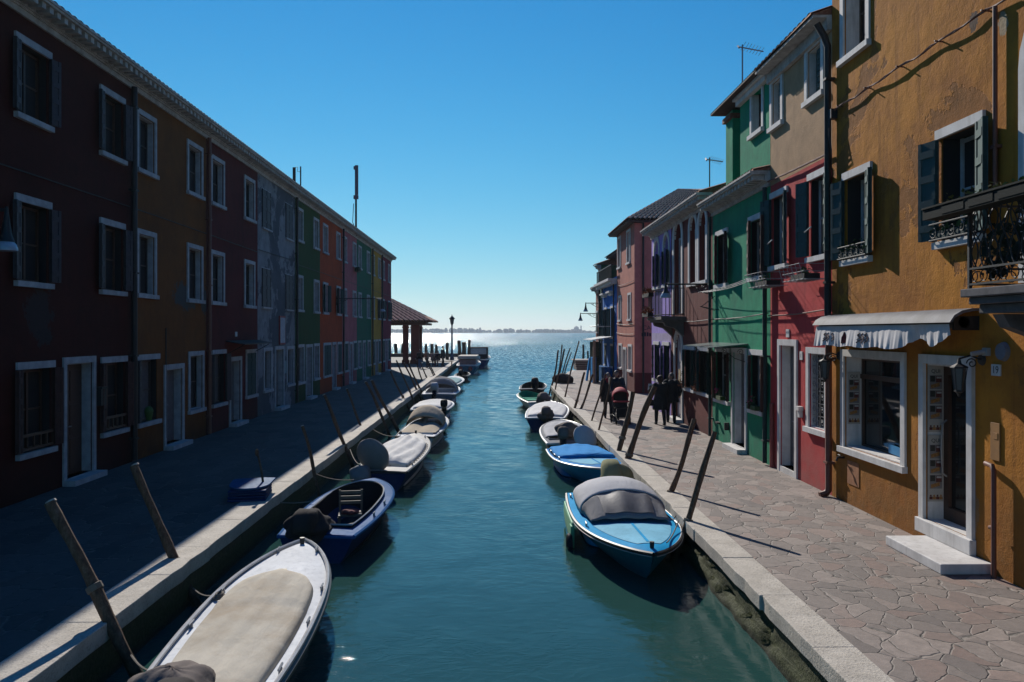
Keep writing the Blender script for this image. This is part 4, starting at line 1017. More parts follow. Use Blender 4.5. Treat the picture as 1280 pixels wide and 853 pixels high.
# ------------------------------------------------------------------ ground, quays, water
def setting():
    m = MB()
    # lagoon bed-to-horizon water sheet, finer near the canal
    S = 9000
    m.poly([(-S,-400,WATER),(S,-400,WATER),(S,S,WATER),(-S,S,WATER)]); tag(m.build('water', M['water'], weld=False), kind='structure')
    # quay edge lines (x at the water face)
    LE = -4.0
    redge = [(3.0,-6),(3.0,30),(2.98,38),(3.05,44.6),(4.0,50),(5.05,57.4),(5.9,62.5),(7.4,63.4),(30,64)]
    rin = [(3.42,-6),(3.42,30),(3.42,38),(3.48,44.4),(4.4,49.8),(5.42,57.1),(6.2,62.2)]
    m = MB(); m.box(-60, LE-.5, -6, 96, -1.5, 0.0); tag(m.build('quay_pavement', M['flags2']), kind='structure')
    m = MB()
    y = -6.0
    while y < 96:
        l = random.choice((1.3,1.6,1.9)); l = min(l, 96-y); j = random.uniform(-.012,.012)
        n = max(2, int(l/.3)); edge = [(LE+j+random.uniform(-.006,.004)-(.02 if random.random() < .06 else 0), y+.0015+(l-.003)*k/n) for k in range(n+1)]
        m.prism([(LE-.498,y+.0015)]+edge+[(LE-.498,y+l-.0015)], -.19, .004+random.uniform(0,.004)); y += l
    tag(m.build('kerb', M['stone'], bevel=.010), kind='structure')
    m = MB(); m.box(LE-.497, LE-.03, -6, 95.97, -2.0, -.191); tag(m.build('quay_wall', M['quaywall']), kind='structure')
    # right
    m = MB()
    pts = rin+[(7.5,63.0),(60,63.0),(60,-6)]
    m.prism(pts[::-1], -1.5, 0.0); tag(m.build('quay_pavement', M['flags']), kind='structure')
    m = MB()
    for i in range(len(rin)-1):
        (xa,ya),(xb,yb) = redge[i],redge[i+1]; (xc,yc),(xd,yd) = rin[i],rin[i+1]
        n = max(1, int((yb-ya)/1.5))
        for k in range(n):
            t0, t1 = k/n+.001/n, (k+1)/n-.001/n; L = lambda a, b, t: a+(b-a)*t
            j = random.uniform(-.012,.012); zt = .004+random.uniform(0,.006)
            ne = 5; ed = [(L(xa,xb,t0+(t1-t0)*q/ne)+j+random.uniform(-.004,.006)+(.02 if random.random() < .06 else 0), L(ya,yb,t0+(t1-t0)*q/ne)) for q in range(ne,-1,-1)]
            P = [(L(xc,xd,t0)-.002,L(yc,yd,t0)),(L(xc,xd,t1)-.002,L(yc,yd,t1))]+ed
            m.prism(P, -.17, zt)
    tag(m.build('kerb', M['stone'], bevel=.010), kind='structure')
    # rough weedy wall face: uneven courses, hollows and a thicker foot
    m = MB()
    def face_at(i, u, v):
        (xa,ya),(xb,yb) = redge[i],redge[i+1]; y = ya+(yb-ya)*u; x = xa+(xb-xa)*u; z = -.171-1.05*v
        n1 = noise.noise(V((y*1.7,z*3.1,i))); n2 = noise.noise(V((y*6.3,z*9,7.)))
        off = .05+.035*n1+.018*n2-(.07*min(1,max(0,(-.40-z)/.06)))*(.6+.8*noise.noise(V((y*.8,0,3.))))
        if .28 < noise.noise(V((y*2.3,z*5.5,20.))): off += .05
        return V((x+off, y, z))
    for i in range(len(redge)-2):
        L_ = math.hypot(redge[i+1][0]-redge[i][0], redge[i+1][1]-redge[i][1]); nu = int(L_/(.10 if i == 0 else .5))
        m.grid(lambda u, v: face_at(i,u,v), nu, 22 if i == 0 else 8)
    tag(m.build('quay_wall', M['quaywall'], smooth=True, auto=60), kind='structure')
    # stepped landing closing the right quay
    m = MB()
    for k in range(4): m.box(6.3, 12, 62.3+.35*k, 64.6, .17*k+.001, .17*k+.17)
    o = m.build('landing_steps', M['plank'], bevel=.01); tag(o, kind='structure')
    m = MB(); m.box(6.2,12,63.8,66,.685,.76); tag(m.build('landing_deck', M['stone']), kind='structure')
    # low parapet at the lagoon end of the left quay
    m = MB(); m.box(-40,-4.05,95.3,95.7,.001,.42); tag(m.build('quay_parapet', M['plank']), kind='structure')
setting()

M['old_rope'] = plain('weathered_rope', (.16,.13,.10), .9)
# ------------------------------------------------------------------ mooring poles
def pole(p0, p1, r, label, group, cap=True, knob=False, name='mooring_pole'):
    p0, p1 = V(p0), V(p1); d = p1-p0; L = d.length
    e = V(p0)
    m = MB(); n = 14; pts = []; rr = []; o1 = random.uniform(0,6); bend = random.uniform(-.09,.09)*L/3; r *= .82
    for k in range(n+1):
        t = k/n; pts.append(d*t+V((math.sin(t*PI)*bend, 0, 0))+V((math.sin(t*7+o1)*.014, math.cos(t*6+o1)*.014, 0)))
        rr.append(r*(1.1-.22*t)*(1+.09*math.sin(t*11+o1)+.05*math.sin(t*29+2*o1)))
    ext = pts[0]-d.normalized()*.9
    m.tube([ext]+pts, [rr[0]]+rr, 10)
    o = m.build(name, M['pole'], smooth=True, loc=p0, auto=50); tag(o, label, 'mooring pole', group)
    if name == 'mooring_pole' and L > 1.2 and r > .04:
        kz = .28+.25*random.random(); c = pts[int(kz*n)]; a = d.normalized(); b1 = a.orthogonal().normalized(); b2 = a.cross(b1); k = MB(); rad = r*1.12+.008
        k.tube([c+a*.016*j/8+(b1*math.cos(2*PI*j/8)+b2*math.sin(2*PI*j/8))*rad for j in range(33)], .011, 5); k.build('rope_turns', M['old_rope'], o, smooth=True)
    if knob:
        k = MB(); k.ell(d, (r*1.6,r*1.6,r*3)); k.build('knob', M['pole'], o, smooth=True)
    elif cap:
        k = MB(); a = d.normalized(); k.tube([d-a*.004, d+a*.02], [rr[-1]*1.0, rr[-1]*.9], 10); k.build('cut_top', M['pole_cap'], o)
    return o
def pole_px(bx, by, tx, ty, r, label, group, dy=.25, **k):
    x, y = on_z(bx, by, WATER); X, Z = on_y(tx, ty, y+dy)
    return pole((x,y,WATER), (X,y+dy,Z), r, label, group, **k)
GL, GR = 'leaning mooring poles along the left quay', 'leaning mooring poles along the right quay'
for a in [
 (177.6,853,64,628,.075,'thick leaning mooring pole nearest the camera at the lower left corner'),
 (249,757,169,582,.07,'thick leaning mooring pole rising beside the cream covered white boat'),
 (343,662,321,566,.028,'thin mooring stick with a knobbed top beside the stacked blue boards'),
 (401,627,378,533,.045,'slim mooring pole standing between stacked blue boards and the open blue boat'),
 (441,585,405,494,.06,'stout leaning pole left of the round grey engine cover of the white-covered boat'),
 (463,556,433.5,486.5,.045,'slim leaning pole beside the bow of the fan folded white tarp boat'),
 (487,547,457,477.7,.06,'left one of two stout parallel leaning poles beside the beige hooded boat'),
 (500,543,464.5,475.8,.068,'right one of two stout parallel leaning poles beside the beige hooded boat'),
 (513,515,488,464,.055,'single brownish leaning pole beside the flat white-decked boat on the left'),
 (520,511,495.5,451,.05,'tall leaning pole before the crimson house, by the windscreen boat'),
 (528,502,505,454,.06,'left one of a close dark pair of poles below the tiled loggia'),
 (532,500,511,454.5,.06,'right one of a close dark pair of poles below the tiled loggia'),
 (533.5,488,519.3,449,.05,'thin dark pole directly left of the standing person on the far left quay'),
 (539,484,525,453,.05,'short dark pole leaning in front of the standing person on the far left quay'),
 (546,481,531,447.4,.05,'left one of the last two leaning poles below the seated people'),
 (549,480,533.8,447.4,.05,'right one of the last two leaning poles below the seated people')]:
    pole_px(*a[:6], GL, knob=(a[4] < .03))
for a in [
 (842,700,893,540,.062,'leaning mooring pole nearest the camera on the right, behind the bow of the grey-hooded boat'),
 (820,657,868.5,524,.062,'leaning mooring pole beside the grey hood of the nearest light blue boat'),
 (775,606,819,483.5,.085,'thick rough pole leaning in front of the couple in dark coats'),
 (764,594,791,490,.08,'thick rough pole leaning in front of the red pushchair'),
 (742,563,764,471,.035,'right one of two thin sticks leaning left of the pushchair couple'),
 (733,549,757,467.5,.035,'left one of two thin sticks leaning left of the pushchair couple'),
 (717,531,741,468.4,.055,'right one of two medium poles beside the navy hulled boat, right quay'),
 (713.5,530,731,465.6,.055,'left one of two medium poles beside the white boat with navy hull'),
 (702,513,723.5,426.6,.045,'tallest and thinnest pole, reaching above the landing steps at the right quay'),
 (686,496,698,438,.06,'leftmost pole of the bunch by the dark boat, leaning over the lagoon'),
 (691.5,502,702.8,431,.045,'slim pole beside the green boat, its tip highest of the bunch but one'),
 (694,486,705.7,436.5,.07,'doubled thick pole in the middle of the far right bunch'),
 (699,483,713,435,.05,'fourth pole of the far right bunch, leaning furthest right'),
 (703,481,714,440.6,.05,'last and shortest pole of the far right bunch')]:
    pole_px(*a[:6], GR, cap=False)
for (px, pt, Y, r, lab) in [
 (494.5,430,98,.26,'leftmost upright mooring post in the lagoon, seen under the loggia'),(503.5,430,98,.26,'upright lagoon post just left of the loggia pillars'),
 (532.5,430.5,99,.22,'upright lagoon post right behind the standing person'),(539.6,430,99,.26,'dark upright lagoon post left of the seated group'),(545.4,431,99,.24,'reddish upright lagoon post above the seated group'),
 (559.4,428.7,86,.2,'upright post right of the person with the hat, left of the street lamp'),(573.8,426,88,.24,'tall upright post just right of the street lamp'),
 (580,428,86,.3,'thick upright post behind the canopied work boat'),(587,425,88,.2,'upright post behind the cabin of the farthest left boat'),
 (729.2,431,100,.17,'tallest upright post in the lagoon beyond the right landing steps'),(734.7,439,102,.15,'short upright post in the lagoon beyond the right landing steps, dark'),(740.7,440,104,.2,'short thick reddish upright post beside the far right houses'),(744.5,434,96,.15,'upright post closest to the far right house wall')]:
    X, Z = on_y(px, pt, Y); pole((X,Y,WATER), (X,Y,Z), r, lab, 'upright mooring posts in the lagoon', cap=False, name='mooring_post')

# ------------------------------------------------------------------ boats
def paint(name, col, rough=.32, var=.12, grime=.3):
    t = NT(name); n = t.noise(1.6, 5, .6); f = t.noise(14, 5, .7); st = t.noise(2, 4, .6, t.mapping((4,4,.6)))
    c = t.mix(t.ramp(n, .35, .7), mul(col, 1-var), mul(col, 1+var)); c = t.mix(t.math('MULTIPLY', t.ramp(f, .52, .72), grime), c, mul(col, .45)); c = t.mix(t.math('MULTIPLY', t.ramp(st, .55, .75), grime*.7), c, mul(col, .55))
    r = t.math('ADD', t.math('MULTIPLY', f, .35), rough); r = t.math('ADD', r, .12); t.set(c, r, spec=.035); t.bump(n, .05, .02); return t.m
def cloth(name, col, rough=.9, var=.25, stain=None):
    t = NT(name); n = t.noise(1.1, 6, .65); f = t.noise(60, 2, .5); w = t.noise(2.2, 4, .5, t.mapping((1,3,1)), dist=1.2)
    c = t.mix(t.ramp(n, .3, .7), col, mul(col, 1-var)); c = t.mix(t.math('MULTIPLY', t.ramp(f, .4, .7), .2), c, mul(col, .6))
    if stain: c = t.mix(t.math('MULTIPLY', t.ramp(t.noise(.7, 6, .7), .52, .7), .6), c, stain)
    t.set(c, rough, spec=.15); t.bump(t.math('ADD', t.math('MULTIPLY', w, 1.4), t.math('MULTIPLY', f, .12)), .28, .04); return t.m
B = {}
def boat_mats():
    B['white'] = paint('white_gelcoat', (.60,.62,.64)); B['white2'] = paint('cream_gelcoat', (.56,.54,.50)); B['blue'] = paint('light_blue_boat_paint', (.010,.30,.58)); B['blue_deck'] = paint('pale_blue_deck_paint', (.20,.47,.62))
    B['blue2'] = paint('bright_blue_boat_paint', (.006,.21,.52)); B['navy'] = paint('navy_boat_paint', (.006,.032,.105)); B['royal'] = paint('royal_blue_boat_paint', (.005,.085,.25)); B['teal'] = paint('teal_hull_paint', (.006,.13,.19)); B['dkteal'] = paint('dark_teal_hull_paint', (.010,.06,.075))
    B['grey'] = paint('grey_boat_paint', (.16,.17,.19)); B['green'] = paint('emerald_boat_paint', (.01,.27,.17)); B['dark'] = paint('black_boat_paint', (.02,.022,.028)); B['rail'] = plain('dark_rubbing_strake', (.02,.018,.02), .5); B['railw'] = plain('white_rubbing_strake', (.45,.44,.43), .4)
    B['c_cream'] = cloth('cream_boat_cover', (.56,.51,.42), stain=(.30,.22,.14)); B['c_white'] = cloth('white_boat_cover', (.70,.69,.67)); B['c_grey'] = cloth('grey_boat_cover', (.50,.50,.52)); B['c_dkgrey'] = cloth('dark_grey_cover', (.23,.225,.23)); B['c_black'] = cloth('black_tarpaulin', (.035,.03,.032)); B['c_beige'] = cloth('beige_hood_cloth', (.48,.40,.30)); B['c_olive'] = cloth('olive_engine_cover', (.24,.24,.13)); B['c_blue'] = cloth('blue_boat_cover', (.004,.26,.66)); B['c_brown'] = cloth('brownish_engine_cover', (.15,.125,.115))
    B['rope'] = plain('old_rope', (.14,.12,.10), .9); B['clear'] = plain('smoky_hood_window', (.085,.08,.09), .55, var=.4, scale=3, bump=.3)
boat_mats()

class Boat:
    """local frame: x from stern to bow, z = 0 at the water"""
    def __init__(s, stern, bow, beam, label, hull='white', deck='white', rail='rail', fb=.42, fbow=.56, tr=.8, full=2.3, open_to=.62, open_from=.06, side=.13, name='motor_boat', inner=None, floor=.02, stern_gap=True, sheerw=.035, draft=.16):
        st, bw = V((*stern,0)), V((*bow,0)); d = bw-st
        s.L = d.length; s.B = beam; s.fb, s.fbow, s.tr, s.full = fb, fbow, tr, full
        s.e = empty(name, (st.x, st.y, WATER), math.atan2(d.y, d.x), label, 'boat')
        s.t0, s.t1, s.side = open_from, open_to, side; s.draft = draft
        m = MB(); nt, nu = 26, 9
        def P(t, u):
            w = s.w(t); z1 = s.sh(t); k = -draft+(z1*.35+draft)*max(0,(t-.72)/.28)**2.2
            e = .42+.75*max(0,(t-.35)/.65)**1.3
            y = w*(u**e); z = k+(z1-k)*u**(1.25-.2*t)
            x = s.L*t-.30*(1-u)*max(0,(t-.55)/.45)**2
            return V((x, y, z))
        m.grid(lambda a, b: P(a, b), nt, nu); m.grid(lambda a, b: V((1,-1,1))*P(a, 1-b), nt, nu)
        tp = [P(0,1-k/nu) for k in range(nu+1)]+[V((1,-1,1))*P(0,k/nu) for k in range(1,nu+1)]
        m.poly(tp)
        s.hull = m.build('hull', B[hull], s.e, smooth=True, auto=50)
        # rubbing strake / gunwale
        m = MB(); n = 30
        for sg in (1,-1):
            pts = [(s.L*k/n, sg*(s.w(k/n)+.005), s.sh(k/n)-.01) for k in range(n+1)]; m.tube(pts, sheerw, 6)
        m.tube([(0,s.w(0),s.sh(0)-.01),(0,-s.w(0),s.sh(0)-.01)], sheerw*.8, 6)
        s.rail = m.build('gunwale', B[rail], s.e, smooth=True)
        # deck ring with the cockpit opening
        m = MB(); n = 60
        def strip(ts, sg):
            for i in range(len(ts)-1):
                a, b = ts[i], ts[i+1]
                q = []
                for t in (a, b):
                    wi, wo = s.wi(t), s.w(t)
                    q.append([V((s.L*t, sg*(wi+(wo-wi)*j/4), s.dz(t, wi+(wo-wi)*j/4))) for j in range(5)])
                for j in range(4): m.poly([q[0][j], q[1][j], q[1][j+1], q[0][j+1]] if sg < 0 else [q[0][j], q[0][j+1], q[1][j+1], q[1][j]])
        ts = sorted(set([k/n for k in range(n+1)]+[s.t0-.0005, s.t0+.0005, s.t1, s.t1-.004, s.t1-.012, s.t1-.025]))
        ts = [t for t in ts if 0 <= t <= 1]
        strip(ts, 1); strip(ts, -1)
        s.deck = m.build('deck', B[deck], s.e, smooth=True)
        # coaming and inside
        o = s.outline()
        m = MB(); nn = len(o)
        for i in range(nn):
            a, b = o[i], o[(i+1)%nn]
            zt = .05; up = V((0,0,zt)); lo = lambda p: V((p.x, p.y*.93, floor))
            ca = V((s.L*(s.t0+s.t1)/2,0,0)); oa = (V((a.x,a.y,0))-ca).normalized()*.025; ob = (V((b.x,b.y,0))-ca).normalized()*.025
            m.poly([a, b, b+up, a+up]); m.poly([a+up-oa, b+up-ob, b+up, a+up][::-1]); m.poly([lo(a), lo(b), b+up-ob, a+up-oa][::-1])
        m.poly([V((p.x,p.y*.93,floor+.001)) for p in o])
        s.cockpit = m.build('cockpit', B[inner or deck], s.e, smooth=True)
    def w(s, t):
        b = s.B/2
        if t < .42: return b*(s.tr+(1-s.tr)*math.sin(PI/2*t/.42))
        q = (t-.42)/.58; return max(.012, b*max(0,1-min(1,q)**s.full)**.78)
    def sh(s, t): return s.fb+(s.fbow-s.fb)*t**2.1
    def wi(s, t):
        t = min(1, t)
        if t <= s.t0 or t >= s.t1: return 0
        q = max(0,(t-(s.t0+s.t1)/2)/((s.t1-s.t0)/2)); return max(0, s.w(t)-s.side)*(1-q**7)**.42
    def dz(s, t, y):
        w = max(s.w(t), .02); return s.sh(t)+.012+.05*(1-(y/w)**2)*(1 if t > s.t1-.2 else .4)*min(1, w/.3)
    def outline(s, n=28, grow=0):
        pts = []
        ts = [s.t0+.001+(s.t1-s.t0-.002)*(1-(1-k/n)**1.7) for k in range(n+1)]
        for t in ts: pts.append(V((s.L*t, s.wi(t)+grow, s.dz(t, s.wi(t)))))
        for t in reversed(ts): pts.append(V((s.L*t, -s.wi(t)-grow, s.dz(t, s.wi(t)))))
        out = [pts[0]]
        for p in pts[1:]:
            if (p-out[-1]).length > .004: out.append(p)
        return out
    def cover(s, mat, h=.14, ridge=0, t0=None, t1=None, grow=.05, wr=.012, name='cover', seedv=0, sag=None):
        """tarpaulin stretched over the cockpit"""
        t0 = s.t0 if t0 is None else t0; t1 = s.t1+.02 if t1 is None else t1
        m = MB(); nx, ny = 36, 24
        def f(u, v):
            t = t0+(t1-t0)*u; tt = min(max(t, s.t0+.001), s.t1-.001)
            q = 2*v-1; wv = max(s.wi(tt)+grow, .02)
            if u > .93: wv *= max(.12, 1-((u-.93)/.07)**2*.55)
            y = q*wv; edge = 1-abs(q)**4
            e2 = min(1, u/.08, (1-u)/.10)
            z = s.dz(t, 0 if t > s.t1 else wv*.9)+.055+(h*(1-q*q)+ridge*(1-abs(q)))*max(0,e2)**.6
            if sag: z -= sag*math.exp(-((u-.5)/.25)**2)*(1-q*q)
            z += wr*noise.noise((u*5+seedv, q*3, seedv))*edge+wr*.7*math.sin(q*14+u*9+seedv)*edge*e2
            if abs(q) > .93: z = min(z, s.dz(tt, wv)+.055)-.05*(abs(q)-.93)/.07
            return V((s.L*t, y, z))
        m.grid(f, nx, ny); return m.build(name, B[mat], s.e, smooth=True, solid=.006, auto=80)
    def cleat(s, t, sg):
        y = sg*(s.w(t)-.06); z = s.dz(t, y); m = MB(); x = s.L*t
        m.box(x-.02,x+.02,y-.015,y+.015,z,z+.045); m.tube([(x-.08,y,z+.055),(x+.08,y,z+.055)], .012, 6); return m.build('cleat', M['iron2'], s.e)
    def bowpost(s):
        t = .965; m = MB(); z = s.dz(t,0); m.tube([(s.L*t,0,z),(s.L*t,0,z+.09)], [.03,.035], 8); m.build('bow_post', M['iron'], s.e)
    def rope(s, pts, r=.012):
        m = MB(); out = []
        for i in range(len(pts)-1):
            p, q = V(pts[i]), V(pts[i+1])
            for k in range(8): t = k/8; out.append(p.lerp(q,t)-V((0,0,.12*4*t*(1-t)*(q-p).length*.3)))
        out.append(V(pts[-1])); m.tube(out, r, 5); m.build('mooring_rope', B['rope'], s.e, smooth=True)
    def rope_to(s, t, sg, world):
        y = sg*(s.w(t)-.05); p = V((s.L*t, y, s.dz(t,y)+.05)); q = Matrix.Rotation(-s.e.rotation_euler.z,4,'Z') @ (V(world)-s.e.location)
        s.rope([p, q], .011)
    def fender(s, t, sg):
        y = sg*(s.w(t)+.09); m = MB(); x = s.L*t; z = s.sh(t)
        m.tube([(x,y-sg*.06,z+.03),(x,y,z-.08)], .008, 5); m.tube([(x,y,z-.06),(x,y,z-.12),(x,y,z-.36),(x,y,z-.42)], [.03,.075,.075,.03], 12); m.build('fender', plain('scuffed_fender',(.30,.32,.36),.6), s.e, smooth=True)
    def cover_cord(s):
        m = MB(); pts = []
        n = 26
        for sg in (1,-1):
            pts = []
            for k in range(n+1):
                t = s.t0+(s.t1-.06-s.t0)*k/n; wi = s.wi(t); y = sg*(wi+(.045 if k%2 else .10)); pts.append((s.L*t, y, s.dz(t,abs(y))+(.03 if k%2 else .012)))
            m = MB(); m.tube(pts, .006, 4); m.build('cover_cord', B['rope'], s.e, smooth=True)
    def coil(s, t, sg):
        m = MB(); y = sg*(s.w(t)-.09); z = s.dz(t,y)+.02; x = s.L*t
        for q in range(3): m.tube([(x+(.09-.012*q)*math.cos(2*PI*k/10), y+(.055-.01*q)*math.sin(2*PI*k/10), z+.02*q) for k in range(11)], .013, 5)
        m.build('rope_coil', B['rope'], s.e, smooth=True)
    def outboard(s, y=0, cover='c_black', tilt=0, big=1.0, bag=False):
        """engine clamped on the transom: leg, bracket, cowl; tilt lifts the leg out of the water"""
        zt = s.sh(0); piv = V((-.03, y, zt+.05)); Rm = Matrix.Translation(piv) @ Matrix.Rotation(R(tilt),4,'Y')
        m = MB(); m.M = Rm; m.box(-.20,.06,-.09,.09,-.16,.06); m.build('bracket', M['iron'], s.e)
        l = MB(); l.M = Rm
        l.tube([(-.14,0,.02),(-.15,0,-.35),(-.16,0,-.62)], [.09,.06,.045], 10); l.obox((-.2,0,-.42),(.16,0,0),(0,.09,0),(0,0,.012)); l.tube([(-.02,0,-.64),(-.16,0,-.65),(-.34,0,-.64)], [.02,.06,.03], 10); l.obox((-.2,0,-.74),(.09,0,0),(0,.008,0),(.03,0,.10))
        for k in range(3):
            a = 2*PI*k/3; l.obox((-.36,.06*math.cos(a),-.64+.06*math.sin(a)), (.015,.02*math.sin(a),-.02*math.cos(a)), (0,.06*math.cos(a),.06*math.sin(a)), (.006,0,0))
        l.build('engine_leg', B['dark'], s.e, smooth=True)
        c = MB(); c.M = Rm; bg = big
        sec = [(-.46,.10,.12,.16),(-.40,.16,.22,.19),(-.22,.18,.27,.20),(-.02,.17,.26,.20),(.10,.14,.20,.19),(.15,.08,.1,.17)]
        rings = []
        for (x, hw, hh, zc) in sec:
            ring = []
            for k in range(14):
                a = 2*PI*k/14; cx, sz = math.cos(a), math.sin(a)
                yy = hw*bg*math.copysign(abs(cx)**.6,cx); zz = zc+.03+hh*bg*math.copysign(abs(sz)**.7,sz)*.75
                if bag: yy *= 1.12+.08*math.sin(5*a+x*20); zz += .02*math.sin(3*a+x*14)
                ring.append(c.pt((x*bg, yy, zz)))
            rings.append(ring)
        for i in range(len(rings)-1):
            for k in range(14): c.face((rings[i][k],rings[i][(k+1)%14],rings[i+1][(k+1)%14],rings[i+1][k]))
        c.face(rings[0][::-1]); c.face(rings[-1])
        return c.build('engine_cover', B[cover], s.e, smooth=True, auto=75)
    def bag(s, c, r, mat, rot=(0,0,0), name='engine_cover', lump=.12):
        m = MB(); Q = Matrix.Rotation(R(rot[2]),4,'Z') @ Matrix.Rotation(R(rot[1]),4,'Y') @ Matrix.Rotation(R(rot[0]),4,'X')
        sd = random.uniform(0,50)
        def f(p):
            k = 1+lump*noise.noise(V((p.x/r[0]*1.6+sd,p.y/r[1]*1.6,p.z/r[2]*1.6)))
            ang = math.atan2(p.y/r[1],p.x/r[0]); k *= 1+.02*math.sin(9*ang+sd)
            return Q @ (p*k)
        m.ell(c, r, 36, 20, f); return m.build(name, B[mat], s.e, smooth=True, auto=80)
    def hood(s, mat, t0, t1, h, front=True, wmat='clear', t_peak=.45, rings=3, closed_back=False):
        """folding hood on hoops over the cockpit, with a see-through front"""
        m = MB(); nx, ny = 20, 22; n0 = t0
        def f(u, v, k=1.0):
            t = t0+(t1-t0)*u; a = PI*v; wv = s.wi(min(max(t, s.t0+.002), s.t1-.03))+.06
            hh = h*(math.sin(PI*(.18+.82*u)) if not closed_back else math.sin(PI*u)**.6)
            hh = h*max(0, 1-((u-t_peak)/max(t_peak,1-t_peak))**2)**.55 if closed_back else hh
            y = -math.cos(a)*wv*k; z = s.dz(t, wv)+.05+hh*math.sin(a)**.85*k
            z += .008*math.sin(u*rings*2*PI)*math.sin(a)
            return V((s.L*t, y, z))
        m.grid(lambda u, v: f(u, v), nx, ny); o = m.build('hood', B[mat], s.e, smooth=True, solid=.008, auto=80)
        return o, f
# ------------------------------------------------------------------ boats on the left
def left_boats():
    # 1 white boat, cream cover
    b = Boat((-2.50,6.3),(-2.76,11.55),1.34,'white motor boat with stained cream cover and dark wrapped engine, nearest on the left',hull='dkteal',deck='white',rail='rail',fb=.44,fbow=.56,tr=.80,full=2.6,open_to=.70,open_from=.07,side=.17)
    b.cover('c_cream', h=.06, wr=.007, grow=.03, seedv=3.3)
    m = MB(); n = 40
    for sg in (1,-1):
        m.tube([(b.L*k/n, sg*(b.w(k/n)-.012), b.sh(k/n)+.05) for k in range(n+1)], [.024]*(n+1), 6)
    m.build('toe_rail', B['railw'], b.e, smooth=True)
    for t in (.2,.42,.62): b.cleat(t, 1); b.cleat(t, -1)
    b.cleat(.9,1); b.cleat(.9,-1); b.bowpost(); b.coil(.58,1); b.coil(.2,1)
    b.rope_to(.58,1,(-3.95,10.48,-.35)); b.rope_to(.2,1,(-3.72,8.2,-.3))
    b.bag((.22,.12,.62),(.40,.36,.26),'c_brown',lump=.25); b.outboard(0,'c_black')
    # 2 open blue boat with a chair in it
    b = Boat((-2.80,12.45),(-2.56,16.75),1.42,'open royal blue boat with a slatted chair inside and black covered engine',hull='navy',deck='royal',rail='royal',fb=.42,fbow=.52,tr=.82,full=2.9,open_to=.84,open_from=.10,side=.17,inner='dark')
    b.outboard(.12,'c_black',bag=True,big=.9); b.bag((.02,.14,.56),(.34,.30,.22),'c_black',lump=.45); m = MB(); m.grid(lambda u, v: V((.10+.62*u, .12+(.30-.22*u)*(2*v-1)-.18*u, .60-.10*u+.05*noise.noise(V((u*4,v*4,1)))-.10*abs(2*v-1)**2)), 12, 12); m.build('draped_tarp', B['c_black'], b.e, smooth=True, solid=.01)
    m = MB(); n = 34
    o = b.outline(); m.tube([p+V((0,0,.055)) for p in o]+[o[0]+V((0,0,.055))], .013, 5); m.build('coaming_trim', B['railw'], b.e, smooth=True)
    for t in (.3,.5): b.cleat(t,-1)
    ch = empty('slatted_chair', (-2.56,14.05,WATER+.03), R(8), 'small slatted wooden chair standing inside the open royal blue boat', 'chair')
    wd = plain('grey_slat_wood', (.10,.08,.065), .7)
    m = MB(); 
    for k in range(4): m.box(-.20,.20,-.18+.1*k,-.11+.1*k,.36,.385)
    m.build('seat', wd, ch)
    m = MB()
    for k in range(3): m.box(-.2,.2,.215,.235,.50+.09*k,.555+.09*k)
    m.build('backrest', wd, ch)
    for x in (-.19,.19):
        m = MB(); m.box(x-.018,x+.018,-.18,-.145,0,.358); m.build('leg', wd, ch)
        m = MB(); m.box(x-.018,x+.018,.195,.23-.02,0,.76); m.build('leg', wd, ch)
    rb = MB(); rb.ell((0,0,0),(.16,.13,.05),16,10,lambda p: p*(1+.3*noise.noise(p*14))); o = rb.build('cloth_bundle', plain('faded_red_cloth',(.16,.03,.03),.9,var=.5,scale=20), smooth=True, loc=(-2.56,14.0,WATER+.03+.42)); tag(o,'crumpled faded red cloth lying on the slatted chair','cloth')
    b.rope_to(.5,1,(-3.92,14.55,-.1)); b.rope_to(.9,1,(-3.95,17.5,-.1))
    # 3 navy hull, white deck and cover, two round grey bags aft
    b = Boat((-2.60,18.0),(-2.38,24.0),1.42,'navy hulled boat with fan folded white tarp and big round grey engine cover',hull='navy',deck='white2',rail='rail',fb=.44,fbow=.55,tr=.82,full=2.4,open_to=.74,open_from=.10,side=.14)
    b.cover('c_white', h=.05, ridge=.10, wr=.03, seedv=7)
    b.bowpost(); b.cleat(.15,-1); b.cleat(.85,-1); b.cleat(.85,1); b.rope_to(.85,1,(-3.9,25.4,-.1)); b.rope_to(.1,1,(-3.85,21.1,-.1)); b.cover_cord()
    b.bag((.12,.20,.80),(.17,.40,.42),'c_dkgrey',rot=(0,-22,-20),lump=.06); b.bag((-.18,.42,.40),(.28,.24,.24),'c_dkgrey',name='engine_bag',lump=.2)
    # 4 white boat with beige hood
    b = Boat((-2.45,24.15),(-2.18,29.6),1.36,'white boat with a pleated beige folding hood',hull='white2',deck='white',rail='rail',fb=.42,fbow=.54,tr=.85,full=2.6,open_to=.72,open_from=.08,side=.14)
    b.hood('c_beige',.36,.70,.62,t_peak=.35,closed_back=False,rings=4)
    m = MB(); w = b.wi(.3); m.grid(lambda u, v: V((b.L*(.10+.3*u), (w+.03)*(2*v-1), b.dz(.2,w)+.05+.35*u*(1-(2*v-1)**2)*(.3+.7*abs(2*v-1)))), 10, 14); m.build('side_curtain', B['c_beige'], b.e, smooth=True)
    m = MB(); m.obox((b.L*.42,.0,.62),(.28,0,.1),(0,.05,0),(-.02,0,.05)); m.build('windscreen', B['railw'], b.e)
    b.coil(.1,1); b.cleat(.2,-1)
    # 5 flat white deck, dark blue hull, end-on
    b = Boat((-2.68,31.9),(-2.55,36.3),1.62,'dark blue hulled boat with a flat white tarp drawn tight over it',hull='teal',deck='white',rail='railw',fb=.48,fbow=.52,tr=.9,full=2.4,open_to=.7,side=.1)
